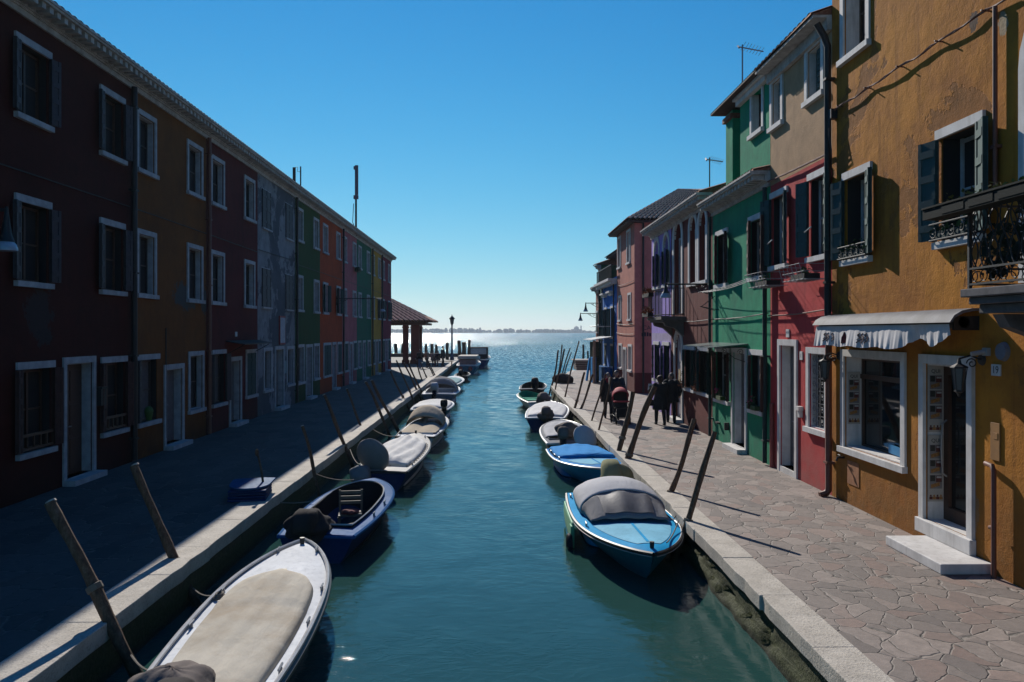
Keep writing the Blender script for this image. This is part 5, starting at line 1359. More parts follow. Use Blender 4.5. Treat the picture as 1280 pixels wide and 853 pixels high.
    b.cover('c_white',h=.09,wr=.008); b.outboard(-.62,'dark',big=.8)
    # 6 boat with windscreen
    b = Boat((-2.85,39.6),(-2.75,44.8),1.8,'white boat with a rounded smoky windscreen and grey tilted engine',hull='grey',deck='white',rail='railw',fb=.5,fbow=.66,tr=.9,full=2.4,open_to=.6,side=.14)
    b.hood('c_dkgrey',.2,.55,.7,t_peak=.4,rings=2)
    m = MB(); w = b.wi(.25)
    for k in range(1): m.tube([(b.L*.22,-math.cos(PI*j/16)*(w+.05),b.dz(.2,w)+.05+.62*math.sin(PI*j/16)**.85) for j in range(17)], .03, 6)
    m.build('hood_hoop', B['railw'], b.e, smooth=True); b.outboard(.2,'c_grey',tilt=45,bag=True)
    # 7 pale boat with teal tarp
    b = Boat((-3.02,47),(-2.78,54),1.75,'pale boat with a light turquoise tarp and dark rope edge',hull='white',deck='white',rail='rail',fb=.48,fbow=.6,tr=.85,full=2.4,open_to=.6,side=.16)
    b.cover(b_teal(),h=.10); b.bag((.4,.35,.75),(.55,.35,.25),'c_black',name='bow_tarp'); b.outboard(0,'dark')
    # 8 small dark boat
    b = Boat((-2.5,57.2),(-2.45,61.8),1.1,'small dark boat moored behind the canopied work boat',hull='dark',deck='dark',fb=.42,fbow=.5,open_to=.8,inner='dark'); b.outboard(0,'dark')
    # 9 work boat with a flat cream canopy
    b = Boat((-2.45,66.8),(-2.3,75.5),2.0,'blue and white work boat with a flat cream canopy',hull='teal',deck='white2',rail='railw',fb=.75,fbow=1.05,tr=.8,full=2.2,open_to=.7,side=.2,name='work_boat',draft=.3)
    m = MB(); m.box(1.0,5.2,-.82,.82,1.42,1.54); m.box(.97,5.23,-.85,.85,1.30,1.415); m.build('canopy', B['c_cream'], b.e, bevel=.02)
    m = MB()
    for x in (1.1,3.1,5.1):
        for y in (-.78,.78): m.bar((x,y,.7),(x,y,1.3),.05,.05)
    m.build('canopy_post', B['railw'], b.e); m = MB(); m.box(1.1,5.0,-.7,.7,.82,1.22); m.build('cargo', plain('pinkish_cargo',(.25,.16,.15),.8), b.e)
    for y in (-.3,.5): m = MB(); m.ell((-.06,y,.5),(.08,.16,.2)); m.build('fender', plain('red_fender',(.3,.04,.03),.6), b.e)
    # 10 blue boat with a wheelhouse
    b = Boat((-1.85,78.2),(-1.45,88.5),2.15,'blue motor launch with a squared wheelhouse window, farthest on the left',hull='navy',deck='grey',rail='railw',fb=.85,fbow=1.15,tr=.85,full=2.2,open_to=.55,side=.2,name='motor_launch',draft=.3)
    m = MB()
    for y in (-1,1): m.box(2.2,4.2,y*.86-.04,y*.86+.04,.85,1.35)
    m.box(2.2,2.28,-.86,.86,.85,1.35); m.box(2.2,4.3,-.92,.92,1.95,2.05)
    for x in (2.24,4.1):
        for y in (-.84,.84): m.bar((x,y,1.3),(x,y,1.96),.09,.09)
    m.build('wheelhouse', B['dark'], b.e)
    m = MB(); m.box(2.23,2.25,-.8,.8,1.352,1.948); m.build('wheelhouse_window', plain('pale_window',(.30,.36,.38),.1), b.e)
    m = MB(); m.box(.3,1.7,-.2,.85,.9,1.15); m.build('white_bundle', B['c_white'], b.e, bevel=.05); b.outboard(0,'dark')
    # stack of blue boards on the kerb
    B['hatch_lit'] = paint('lit_blue_hatch_paint', (.006,.075,.20))  # blue of the top board, lightened to carry the light on it
    e = empty('board_stack', (-4.48,14.62,0), R(100), 'stack of glossy dark blue boat hatches lying on the left kerb', 'boat hatches')
    for k in range(5):
        m = MB(); z = .05*k+.004; j = .02*((k*7)%3-1); L = .98-.03*k
        if k < 4: pts = [(-L*.5+j,-.32),(L*.45,-.34),(L*.5,.30),(-L*.48+j,.33)]
        else:
            pts = [(.42*math.cos(a)*1.15-.02, .36*math.sin(a)) for a in [PI/2+PI*q/14 for q in range(15)]]+[(.5,-.40),(.56,-.2),(.5,.30),(.42,.36)]
        m.prism(pts, z, z+.036); m.build('hatch_board', B['hatch_lit' if k == 4 else 'navy'], e, bevel=.008)
    m = MB()
    for k in range(9): m.ell((.18+.05*(k%3)+.1*noise.noise(V((k,1,2))),-.62-.05*k,.004),(.09,.05,.003),10,4)
def b_teal():
    B['c_teal'] = cloth('turquoise_cover', (.22,.40,.42)); return 'c_teal'
left_boats()

# ------------------------------------------------------------------ boats on the right
def right_boats():
    # 1 light blue boat, grey hood
    b = Boat((2.13,15.6),(2.20,11.02),1.68,'light blue boat with a grey domed hood, nearest on the right',hull='teal',deck='blue',rail='rail',fb=.43,fbow=.52,tr=.88,full=2.35,open_to=.54,open_from=.07,side=.16,sheerw=.03)
    # pale panel of the foredeck
    m = MB()
    def fd(u, v):
        t = .625+.295*u; w = max(0,(b.w(t)-.16))*(1 if u < .9 else 1); y = (2*v-1)*w; return V((b.L*t, y, b.dz(t,y)+.006))
    m.grid(fd, 14, 12); m.build('foredeck_panel', B['blue_deck'], b.e, smooth=True)
    m = MB(); m.grid(lambda u, v: V((b.L*(.625+.28*u), .022*(2*v-1), b.dz(.625+.28*u,0)+.011)), 10, 2); m.build('deck_seam', B['blue'], b.e)
    m = MB(); n = 40
    for sg in (1,-1): m.tube([(b.L*k/n, sg*(b.w(k/n)+.03), b.sh(k/n)-.045) for k in range(n+1)], .0055, 5)
    m.build('rub_strip', B['railw'], b.e)
    # hood: back dome and darker front
    def hf(u, v):
        t = .08+.53*u; tt = min(max(t,b.t0+.002),b.t1-.012); a = PI*v; wv = max(b.wi(min(tt,b.t1-.05)),.35)+.05
        if u > .8: wv *= 1-.05*(u-.8)/.2
        hh = .48*max(.0,1-abs((u-.42)/.62)**1.9)
        y = -math.cos(a)*wv; s_ = math.sin(a)
        z = b.dz(tt,wv)+.05+hh*s_**.8+.012*noise.noise(V((u*6,v*9,2)))+(.012*math.sin(v*30)*s_ if u > .7 else 0)
        return V((b.L*t, y, z))
    m = MB(); m.grid(lambda u, v: hf(u*.70,v), 18, 28); m.build('hood', B['c_grey'], b.e, smooth=True, solid=.008, auto=80)
    m = MB(); m.grid(lambda u, v: hf(.70+.30*u,v), 10, 28); m.build('hood_front', B['c_dkgrey'], b.e, smooth=True, solid=.008, auto=80)
    m = MB(); m.grid(lambda u, v: hf(.735+.215*u,.28+.44*v)+V((.012,0,.012)), 8, 18); m.build('hood_window', B['clear'], b.e, smooth=True)
    m = MB(); m.tube([hf(.70,k/20)+V((0,0,.012)) for k in range(21)], .012, 5); m.build('hood_seam', B['c_grey'], b.e, smooth=True)
    b.bowpost(); b.cleat(.62,1); b.cleat(.62,-1); b.cleat(.1,-1)
    b.outboard(.15,'c_olive',tilt=35,big=1.15)
    b.bag((-.18,.28,.66),(.24,.34,.34),'c_olive',rot=(0,20,0),lump=.06)
    # green fender board slung outside the canal-side gunwale
    y = -(b.w(.35)+.06)
    m = MB(); m.grid(lambda u, v: V((b.L*(.12+.40*u), -(b.w(.12+.40*u)+.05)-.01*math.sin(v*PI), .40-.30*v+(.05*math.sin(u*3))-.10*u*v)), 14, 6); fo = m.build('fender_board', plain('green_fender_plastic',(.08,.32,.17),.6), b.e, smooth=True, solid=.03)
    m = MB(); q = b.L*.50; m.obox((q,y+.0,.20),(.10,0,0),(0,.03,0),(0,0,.17)); m.build('fender_grip', plain('green_grip',(.08,.32,.17),.6), fo)
    m = MB(); c = V((q+.08,y-.05,.06)); m.tube([c+V((.12*math.cos(2*PI*k/14),0,.15*math.sin(2*PI*k/14))) for k in range(15)], .045, 8); m.build('tyre', B['dark'], fo, smooth=True)
    b.rope([(b.L*.48,-b.w(.48)+.03,.42),(b.L*.48,y,.33)],.01)
    b.rope_to(.93,1,(2.9,12.6,.0)); b.rope_to(.6,1,(2.86,14.9,.0)); b.rope_to(.55,1,(3.0,13.2,-.05))
    # 2 bright blue boat with flat blue tarp
    b = Boat((2.12,21.75),(2.46,18.05),1.66,'bright blue boat with a flat blue tarp, second on the right',hull='blue',deck='blue2',rail='railw',fb=.40,fbow=.5,tr=.9,full=2.3,open_to=.58,open_from=.05,side=.13,sheerw=.026)
    m = MB(); m.grid(lambda u, v: V((b.L*(.63+.27*u), (2*v-1)*max(0,b.w(.63+.27*u)-.16), b.dz(.63+.27*u,(2*v-1)*max(0,b.w(.63+.27*u)-.16))+.006)), 14, 12); m.build('foredeck_panel', B['blue_deck'], b.e, smooth=True)
    m = MB(); m.grid(lambda u, v: V((b.L*(.63+.25*u), .022*(2*v-1), b.dz(.63+.25*u,0)+.011)), 10, 2); m.build('deck_seam', B['blue2'], b.e)
    b.cover('c_blue',h=.09,wr=.01,t0=.01); b.bowpost(); b.rope_to(.9,1,(2.92,18.9,-.1)); b.rope_to(.3,1,(2.95,20.2,-.1)); b.cover_cord()
    for t in (.2,.4,.55): b.cleat(t,-1)
    # 3 grey boat with covered engines
    b = Boat((2.12,22.6),(2.25,27.9),1.55,'grey boat with pale grey tarp, tilted disc engine cover and dark bundle',hull='dark',deck='grey',rail='railw',fb=.42,fbow=.52,tr=.84,full=2.6,open_to=.76,open_from=.12,side=.12)
    b.cover('c_grey',h=.06,wr=.015,t0=.2); b.bag((.75,.05,.70),(.32,.34,.24),'c_brown',name='engine_bundle',lump=.3)
    b.bag((-.08,-.40,.60),(.10,.36,.38),'c_grey',rot=(0,28,25),lump=.05); b.outboard(.22,'c_brown',tilt=20,big=.9)
    # 4 navy hull and white cover
    b = Boat((1.78,28.9),(2.42,34.8),1.62,'navy hulled boat with smooth white tarp and grey wrapped engine, right side',hull='navy',deck='white',rail='railw',fb=.46,fbow=.55,tr=.85,full=2.5,open_to=.78,open_from=.05,side=.10)
    b.cover('c_white',h=.10,wr=.008); b.outboard(-.05,'c_brown',bag=True,big=.85); b.bag((-.10,-.05,.60),(.24,.27,.26),'c_brown',lump=.5); b.coil(.9,-1); b.cleat(.92,1); b.rope_to(.9,-1,(2.95,31.2,-.1))
    # 5 green inside
    b = Boat((2.02,35.8),(1.45,41.2),1.3,'open boat with emerald green inside and grey wrapped engine',hull='white',deck='white2',rail='railw',fb=.42,fbow=.5,tr=.85,full=2.6,open_to=.9,open_from=.1,side=.07,inner='green',floor=.26)
    m = MB()
    for t in (.3,.55): w = b.wi(t); m.box(b.L*t-.14,b.L*t+.14,-w*.98,w*.98,.37,.40)
    m.build('thwart', B['green'], b.e); b.outboard(-.1,'c_brown',bag=True); b.bag((0,-.1,.58),(.34,.30,.26),'c_brown',lump=.35)
    # 6 dark boat with a yellow buoy
    b = Boat((1.95,43.9),(2.45,49.2),1.5,'dark open boat with black engine and a yellow buoy inside, right side',hull='dark',deck='grey',rail='rail',fb=.42,fbow=.52,tr=.85,full=2.5,open_to=.85,open_from=.1,side=.10,inner='dark')
    b.outboard(-.2,'dark',tilt=40,big=1.2)
    m = MB(); m.ell((0,0,0),(.15,.15,.19)); m.tube([(0,0,.17),(0,0,.25)],.03,8); o = m.build('buoy', plain('yellow_buoy',(.6,.30,.01),.5), smooth=True, loc=(2.12,44.75,WATER+.42)); tag(o,'yellow round buoy lying in the dark boat','buoy')
    # black tarpaulin heap on the quay
    m = MB(); m.ell((0,0,.24),(.65,.55,.34),30,16,lambda p: p*(1+.3*noise.noise(p*2.4))); o = m.build('tarpaulin_heap', B['c_black'], smooth=True, loc=(4.0,46.6,.0)); tag(o,'black tarpaulin heap on the right quay by the bunch of poles','tarpaulin')
    for v in o.data.vertices: v.co.z = max(v.co.z, .006)
right_boats()

# ------------------------------------------------------------------ people
SKIN = plain('skin', (.36,.20,.14), .55, var=.1)
def limb(m, pts, rr, n=10):
    m.tube(pts, rr, n)
    for p, r in zip(pts, rr): m.ell(p, (r,r,r), n, 6)
def soft(m, name, mat, parent, vox):
    o = m.build(name, mat, parent, smooth=False, weld=False)
    md = o.modifiers.new('remesh', 'REMESH'); md.mode = 'VOXEL'; md.voxel_size = vox; md.use_smooth_shade = True
    sm = o.modifiers.new('smooth', 'SMOOTH'); sm.factor = .5; sm.iterations = 3
    return o
def person(loc, rz, h, label, hands=((.24,.06,.46),(-.24,.06,.46)), feet=((.09,.08),(-.09,-.08)), seat=None, coat=None, coat_len=.42, trousers=None, hair=None, hair_r=1.0, hat=None, shoes=None, head_turn=0, bare_top=None, skirt=0):
    """local frame: faces +y; everything in units of the standing height h"""
    e = empty('person', loc, rz, label, 'person')
    U = lambda *p: V(p)*h
    hz = seat if seat else .52
    dz = hz-.52
    hip = U(0, 0 if not seat else -.02, hz); sh = .82+dz; nk = .855+dz; hd = .925+dz
    kn, an = [], []
    for sg, (fx, fy) in zip((1,-1), feet):
        if seat: k = U(sg*.075, .24, hz+.01); a = U(sg*.08, .25+fy*.3, .045)
        else:
            k = U(sg*.055+fx*.15, fy*.55+.02, .285); a = U(sg*.05+fx*.3, fy, .045)
        kn.append(k); an.append(a)
    el, wr = [], []
    for sg, hnd in zip((1,-1), hands):
        s_ = U(sg*.115, 0, sh-.01); w_ = U(hnd[0], hnd[1], hnd[2]+dz)
        mid = (s_+w_)/2; d = (w_-s_); L = d.length; up = .165*h; lo = .15*h
        off = math.sqrt(max(0, ((up+lo)/2)**2-(L/2)**2))
        bend = V((sg*.35, -.7, -.5)); bend -= d.normalized()*bend.dot(d.normalized()); el.append(mid+bend.normalized()*off*.9); wr.append(w_)
    def torso(m, k=1.0, zl=.50):
        prof = [(zl,.098,.066),(.55,.094,.066),(.62,.085,.060),(.70,.098,.066),(.77,.108,.066),(.81,.10,.055),(.835,.055,.04)]
        rings = []; n = 18
        for (z, a, b_) in prof: rings.append([m.pt(U(a*k*math.cos(2*PI*i/n), b_*k*math.sin(2*PI*i/n)+.004, z+dz)) for i in range(n)])
        for i in range(len(rings)-1):
            for j in range(n): m.face((rings[i][j],rings[i][(j+1)%n],rings[i+1][(j+1)%n],rings[i+1][j]))
        m.face(rings[0][::-1]); m.face(rings[-1])
    m = MB(); torso(m, .92)
    limb(m, [U(0,.0,.80+dz),U(0,.012,nk+.03)], [.036*h,.032*h])
    hc = U(0,.02,hd); ht = R(head_turn)
    def hp(x, y, z): return hc+V((x*math.cos(ht)-y*math.sin(ht), x*math.sin(ht)+y*math.cos(ht), z))*h
    m.ell(hc, (.044*h,.055*h,.060*h), 18, 12); m.ell(hp(0,.014,-.032), (.033*h,.040*h,.036*h), 14, 10)
    m.ell(hp(0,.058,-.008), (.008*h,.012*h,.014*h), 8, 6)
    for sg in (1,-1): m.ell(hp(sg*.045,-.002,-.004), (.007*h,.013*h,.018*h), 8, 6)
    m.ell(hp(0,.052,-.036), (.016*h,.006*h,.005*h), 8, 6)
    for i in range(2):
        sg = (1,-1)[i]
        limb(m, [U(sg*.108,0,sh-.015), el[i], wr[i]], [.028*h,.022*h,.016*h])
        d = (wr[i]-el[i]).normalized(); sd = d.cross(V((0,0,1))); sd = sd.normalized() if sd.length > .1 else V((0,1,0)); pn = sd.cross(d)
        if pn.dot(V((-sg,0,0))) < 0: pn = -pn
        m.ell(wr[i]+d*.028*h, (.016*h,.018*h,.024*h), 10, 8)
        for q in range(4):     # four curled fingers of unequal length
            b0 = wr[i]+d*.045*h+sd*(q-1.5)*.0098*h; ln = (.036,.042,.039,.030)[q]*h
            limb(m, [b0, b0+d*ln*.5+pn*ln*.15, b0+d*ln*.7+pn*ln*.55], [.0052*h,.0048*h,.0042*h], 6)
        t0 = wr[i]+d*.018*h+sd*.016*h; limb(m, [t0, t0+sd*.014*h+d*.014*h+pn*.006*h, t0+sd*.014*h+d*.03*h+pn*.014*h], [.0062*h,.0056*h,.0046*h], 6)
        limb(m, [hip+U(sg*.048,0,0), kn[i], an[i]], [.048*h,.034*h,.022*h])
        limb(m, [an[i]+U(0,-.012,-.022), an[i]+U(0,.075,-.028)], [.02*h,.016*h])
    soft(m, 'body', SKIN, e, .0062*h)
    m = MB()
    for sg in (1,-1): m.ell(hp(sg*.017,.0515,.004), (.0075*h,.005*h,.005*h), 8, 6)
    m.build('eyes', M['interior'], e)
    if coat:
        m = MB(); torso(m, 1.45, .50)
        if coat_len < .5:   # skirt of the coat
            n = 18; rings = []
            for (z, a, b_) in ((.56,.142,.10),(.48,.152,.11),(coat_len,.165,.12)):
                rings.append([m.pt(U(a*math.cos(2*PI*i/n), b_*math.sin(2*PI*i/n)+.01*math.sin(3*i), z+dz)) for i in range(n)])
            for i in range(2):
                for j in range(n): m.face((rings[i][j],rings[i+1][j],rings[i+1][(j+1)%n],rings[i][(j+1)%n]))
            m.face(rings[0]); m.face(rings[-1][::-1])
        for i in range(2):
            sg = (1,-1)[i]; limb(m, [U(sg*.105,0,sh-.012), el[i], wr[i]-(wr[i]-el[i])*.08], [.056*h,.047*h,.035*h])
        m.ell(U(0,0,.835+dz), (.055*h,.048*h,.026*h), 14, 8)
        soft(m, 'coat', coat, e, .0095*h)
    if trousers:
        m = MB()
        m.ell(hip+U(0,0,.01), (.092*h,.068*h,.06*h), 16, 10)
        for i in range(2):
            sg = (1,-1)[i]; limb(m, [hip+U(sg*.046,0,0), kn[i], an[i]+U(0,0,.01)], [.060*h,.044*h,.034*h])
        soft(m, 'trousers', trousers, e, .0095*h)
    m = MB()
    for i in range(2): limb(m, [an[i]+U(0,-.016,-.016), an[i]+U(0,.05,-.024), an[i]+U(0,.088,-.028)], [.027*h,.024*h,.018*h])
    soft(m, 'shoes', shoes or M['interior'], e, .008*h)
    if hair:
        m = MB(); k = hair_r
        m.ell(hp(0,-.012,.016), (.050*h*k,.052*h*k,.054*h*k), 18, 12, lambda p: p*(1+.10*noise.noise(p*30))); m.ell(hp(0,-.028,-.018), (.042*h*k,.034*h*k,.045*h*k), 14, 8, lambda p: p*(1+.10*noise.noise(p*30)))
        m.build('hair', hair, e, smooth=True)
    if hat:
        m = MB(); m.M = Matrix.Translation(hp(0,0,.038)); m.lathe([(.085*h,0),(.085*h,.008*h),(.05*h,.012*h),(.048*h,.06*h),(.03*h,.072*h)], n=18); m.build('hat', hat, e, smooth=True)
    return e
def people():
    black = plain('black_coat_cloth', (.012,.012,.014), .9, bump=.2, scale=20); dk = plain('charcoal_jacket', (.02,.022,.026), .8, bump=.2, scale=14); navy = plain('dark_trousers', (.014,.016,.024), .9); jeans = plain('blue_jeans', (.05,.09,.17), .9)
    hb = plain('brown_hair', (.055,.022,.010), .7, var=.4, scale=40); hk = plain('dark_hair', (.018,.014,.012), .6, var=.4, scale=40); hg = plain('greying_hair', (.07,.06,.055), .7, var=.4, scale=40)
    red = plain('red_scarf', (.30,.03,.04), .9); tan = plain('tan_jacket', (.25,.15,.10), .9)
    # couple with the pushchair, walking towards the bridge
    person((4.08,26.95,0), R(180), 1.70, 'person in a black jacket pushing the red pushchair', hands=((.13,.27,.60),(-.13,.27,.60)), feet=((.0,.12),(0,-.12)), coat=dk, coat_len=.5, trousers=navy, hair=hk)
    p = person((3.88,27.5,0), R(180), 1.60, 'person in a dark coat and red scarf walking behind the pushchair', hands=((.17,.10,.50),(-.18,.02,.47)), feet=((0,-.10),(0,.12)), coat=black, coat_len=.36, trousers=navy, hair=hk)
    m = MB(); m.tube([(.075*math.cos(a)*1.6,.055*math.sin(a)*1.6+.005,1.355+.02*math.sin(a)) for a in [2*PI*k/16 for k in range(17)]], .036, 8); m.obox((.03,.13,1.24),(.045,0,0),(0,.015,0),(0,0,.12)); m.build('scarf', red, p, smooth=True)
    # couple in dark coats walking away
    p = person((5.30,25.6,0), R(8), 1.58, 'person with fluffy brown hair and long black coat, seen from behind', hands=((.14,.08,.52),(-.17,.10,.78)), feet=((0,-.12),(0,.10)), coat=black, coat_len=.31, trousers=navy, hair=hb, hair_r=1.35)
    w = 1.58
    m = MB(); m.obox((-.30,.12,1.22),(.07,0,0),(0,.004,0),(.01,0,.10)); o = m.build('leaflet', plain('white_paper',(.55,.55,.58),.7)); o.parent = None
    o.location = (5.30,25.6,0); o.rotation_euler = (0,0,R(8)); tag(o,'white paper held up by the person with brown hair','paper')
    bg = empty('handbag', (5.30-.32,25.62,.62), R(8), 'dark handbag hanging at the side of the long black coat', 'bag')
    m = MB(); m.box(-.09,.09,-.13,.13,0,.20); m.build('bag_body', M['interior'], bg, bevel=.03); m = MB(); m.tube([(0,.1*math.cos(a),.2+.28*math.sin(a)) for a in [PI*k/10 for k in range(11)]], .01, 6); m.build('strap', M['interior'], bg)
    person((5.78,26.15,0), R(-2), 1.66, 'person in a short black jacket on the right of the fluffy haired one', hands=((.16,-.02,.55),(-.17,.03,.48)), feet=((0,-.06),(0,.10)), coat=black, coat_len=.41, trousers=navy, hair=hg, head_turn=55)
    # pushchair
    s = empty('pushchair', (4.10,25.95,0), R(180), 'red hooded pushchair with black frame and wheels', 'pushchair')
    fr = M['iron']; rc = plain('red_pram_cloth', (.42,.035,.055), .8, bump=.2, scale=20); bk = M['interior']
    m = MB()
    for x in (-.25,.25):
        m.tube([(x,-.62,1.02),(x,-.42,.86),(x,.30,.16)], .014, 8); m.tube([(x,-.32,.13),(x,-.05,.5),(x,.05,.62)], .014, 8); m.tube([(x,-.30,.28),(x,.22,.25)], .012, 8)
    m.tube([(-.25,-.62,1.02),(.25,-.62,1.02)], .017, 8); m.tube([(-.25,-.32,.13),(.25,-.32,.13)], .012, 6); m.build('frame', fr, s, smooth=True)
    for x, y, r in ((-.29,-.32,.14),(.29,-.32,.14),(-.22,.30,.10),(.22,.30,.10)):
        m = MB(); m.tube([(x,y+(r-.025)*math.cos(2*PI*k/18),r+(r-.025)*math.sin(2*PI*k/18)) for k in range(19)], .025, 8, cap=False); m.tube([(x-.02,y,r),(x+.02,y,r)], .03, 10)
        for k in range(5): a = 2*PI*k/5; m.bar((x,y,r),(x,y+(r-.02)*math.cos(a),r+(r-.02)*math.sin(a)),.012,.012)
        m.build('wheel', bk, s, smooth=True)
    m = MB(); m.obox((0,-.02,.52),(.22,0,0),(0,.19,.03),(0,-.01,.03)); m.obox((0,-.22,.76),(.22,0,0),(0,-.10,.27),(0,.03,.012)); m.obox((0,.20,.36),(.19,0,0),(0,.03,-.15),(0,.02,.005)); m.build('seat', bk, s, bevel=.015)
    m = MB(); m.grid(lambda u, v: V((-.27*math.cos(PI*v), -.28+.36*u*(math.sin(PI*v)**.5), .84+.33*math.sin(PI*v)**.7*(1-.35*u*u))), 8, 18); m.build('hood', rc, s, smooth=True, solid=.015)
    m = MB(); m.grid(lambda u, v: V((-.27*math.cos(PI*v), -.28-.06*u, .84+.33*math.sin(PI*v)**.7*(1-u)-.12*u)), 6, 18); m.build('hood_back', rc, s, smooth=True, solid=.01)
    m = MB(); m.tube([(-.25,.0,.72),(-.24,.18,.74),(.24,.18,.74),(.25,0,.72)], .025, 8); m.build('bumper_bar', rc, s, smooth=True)
    m = MB(); m.box(-.18,.18,-.28,.12,.20,.34); m.build('basket', bk, s, bevel=.02)
    # group at the lagoon end of the left quay
    person((-6.2,65.2,0), R(20), 1.55, 'person in a dark jacket and jeans standing on the far left quay', hands=((.15,.12,.62),(-.17,.03,.48)), feet=((0,.04),(0,-.06)), coat=black, coat_len=.5, trousers=jeans, hair=hk)
    person((-5.75,66.6,0), R(60), 1.5, 'person in a tan top bending beside the one in jeans', hands=((.12,.2,.55),(-.12,.2,.55)), feet=((0,.05),(0,-.05)), coat=tan, coat_len=.5, trousers=navy, hair=hb)
    be = empty('bench', (-4.95,70.3,0), R(0), 'low brown bench under the people on the far left quay', 'bench')
    m = MB()
    for k in range(4): m.box(-1.2,1.2,-.24+.12*k,-.14+.12*k,.38,.42)
    m.build('seat', M['plank'], be)
    for x in (-1.05,1.05): m = MB(); m.box(x-.04,x+.04,-.22,.22,0,.379); m.build('leg', M['plank'], be)
    person((-5.55,70.25,0), R(200), 1.6, 'person seated on the left of the bench, tan clothes and dark bag', hands=((.10,.2,.55),(-.10,.2,.55)), seat=.33, coat=tan, coat_len=.5, trousers=navy, hair=hk)
    person((-5.1,70.25,0), R(160), 1.62, 'person seated in the middle of the bench, dark clothes', hands=((.10,.2,.55),(-.10,.2,.55)), seat=.33, coat=black, coat_len=.5, trousers=tan, hair=hb)
    person((-4.62,69.2,0), R(250), 1.72, 'person wearing a dark brimmed hat standing by the bench', hands=((.16,.06,.5),(-.16,.06,.5)), coat=black, coat_len=.4, trousers=navy, hair=hk, hat=black)
people()

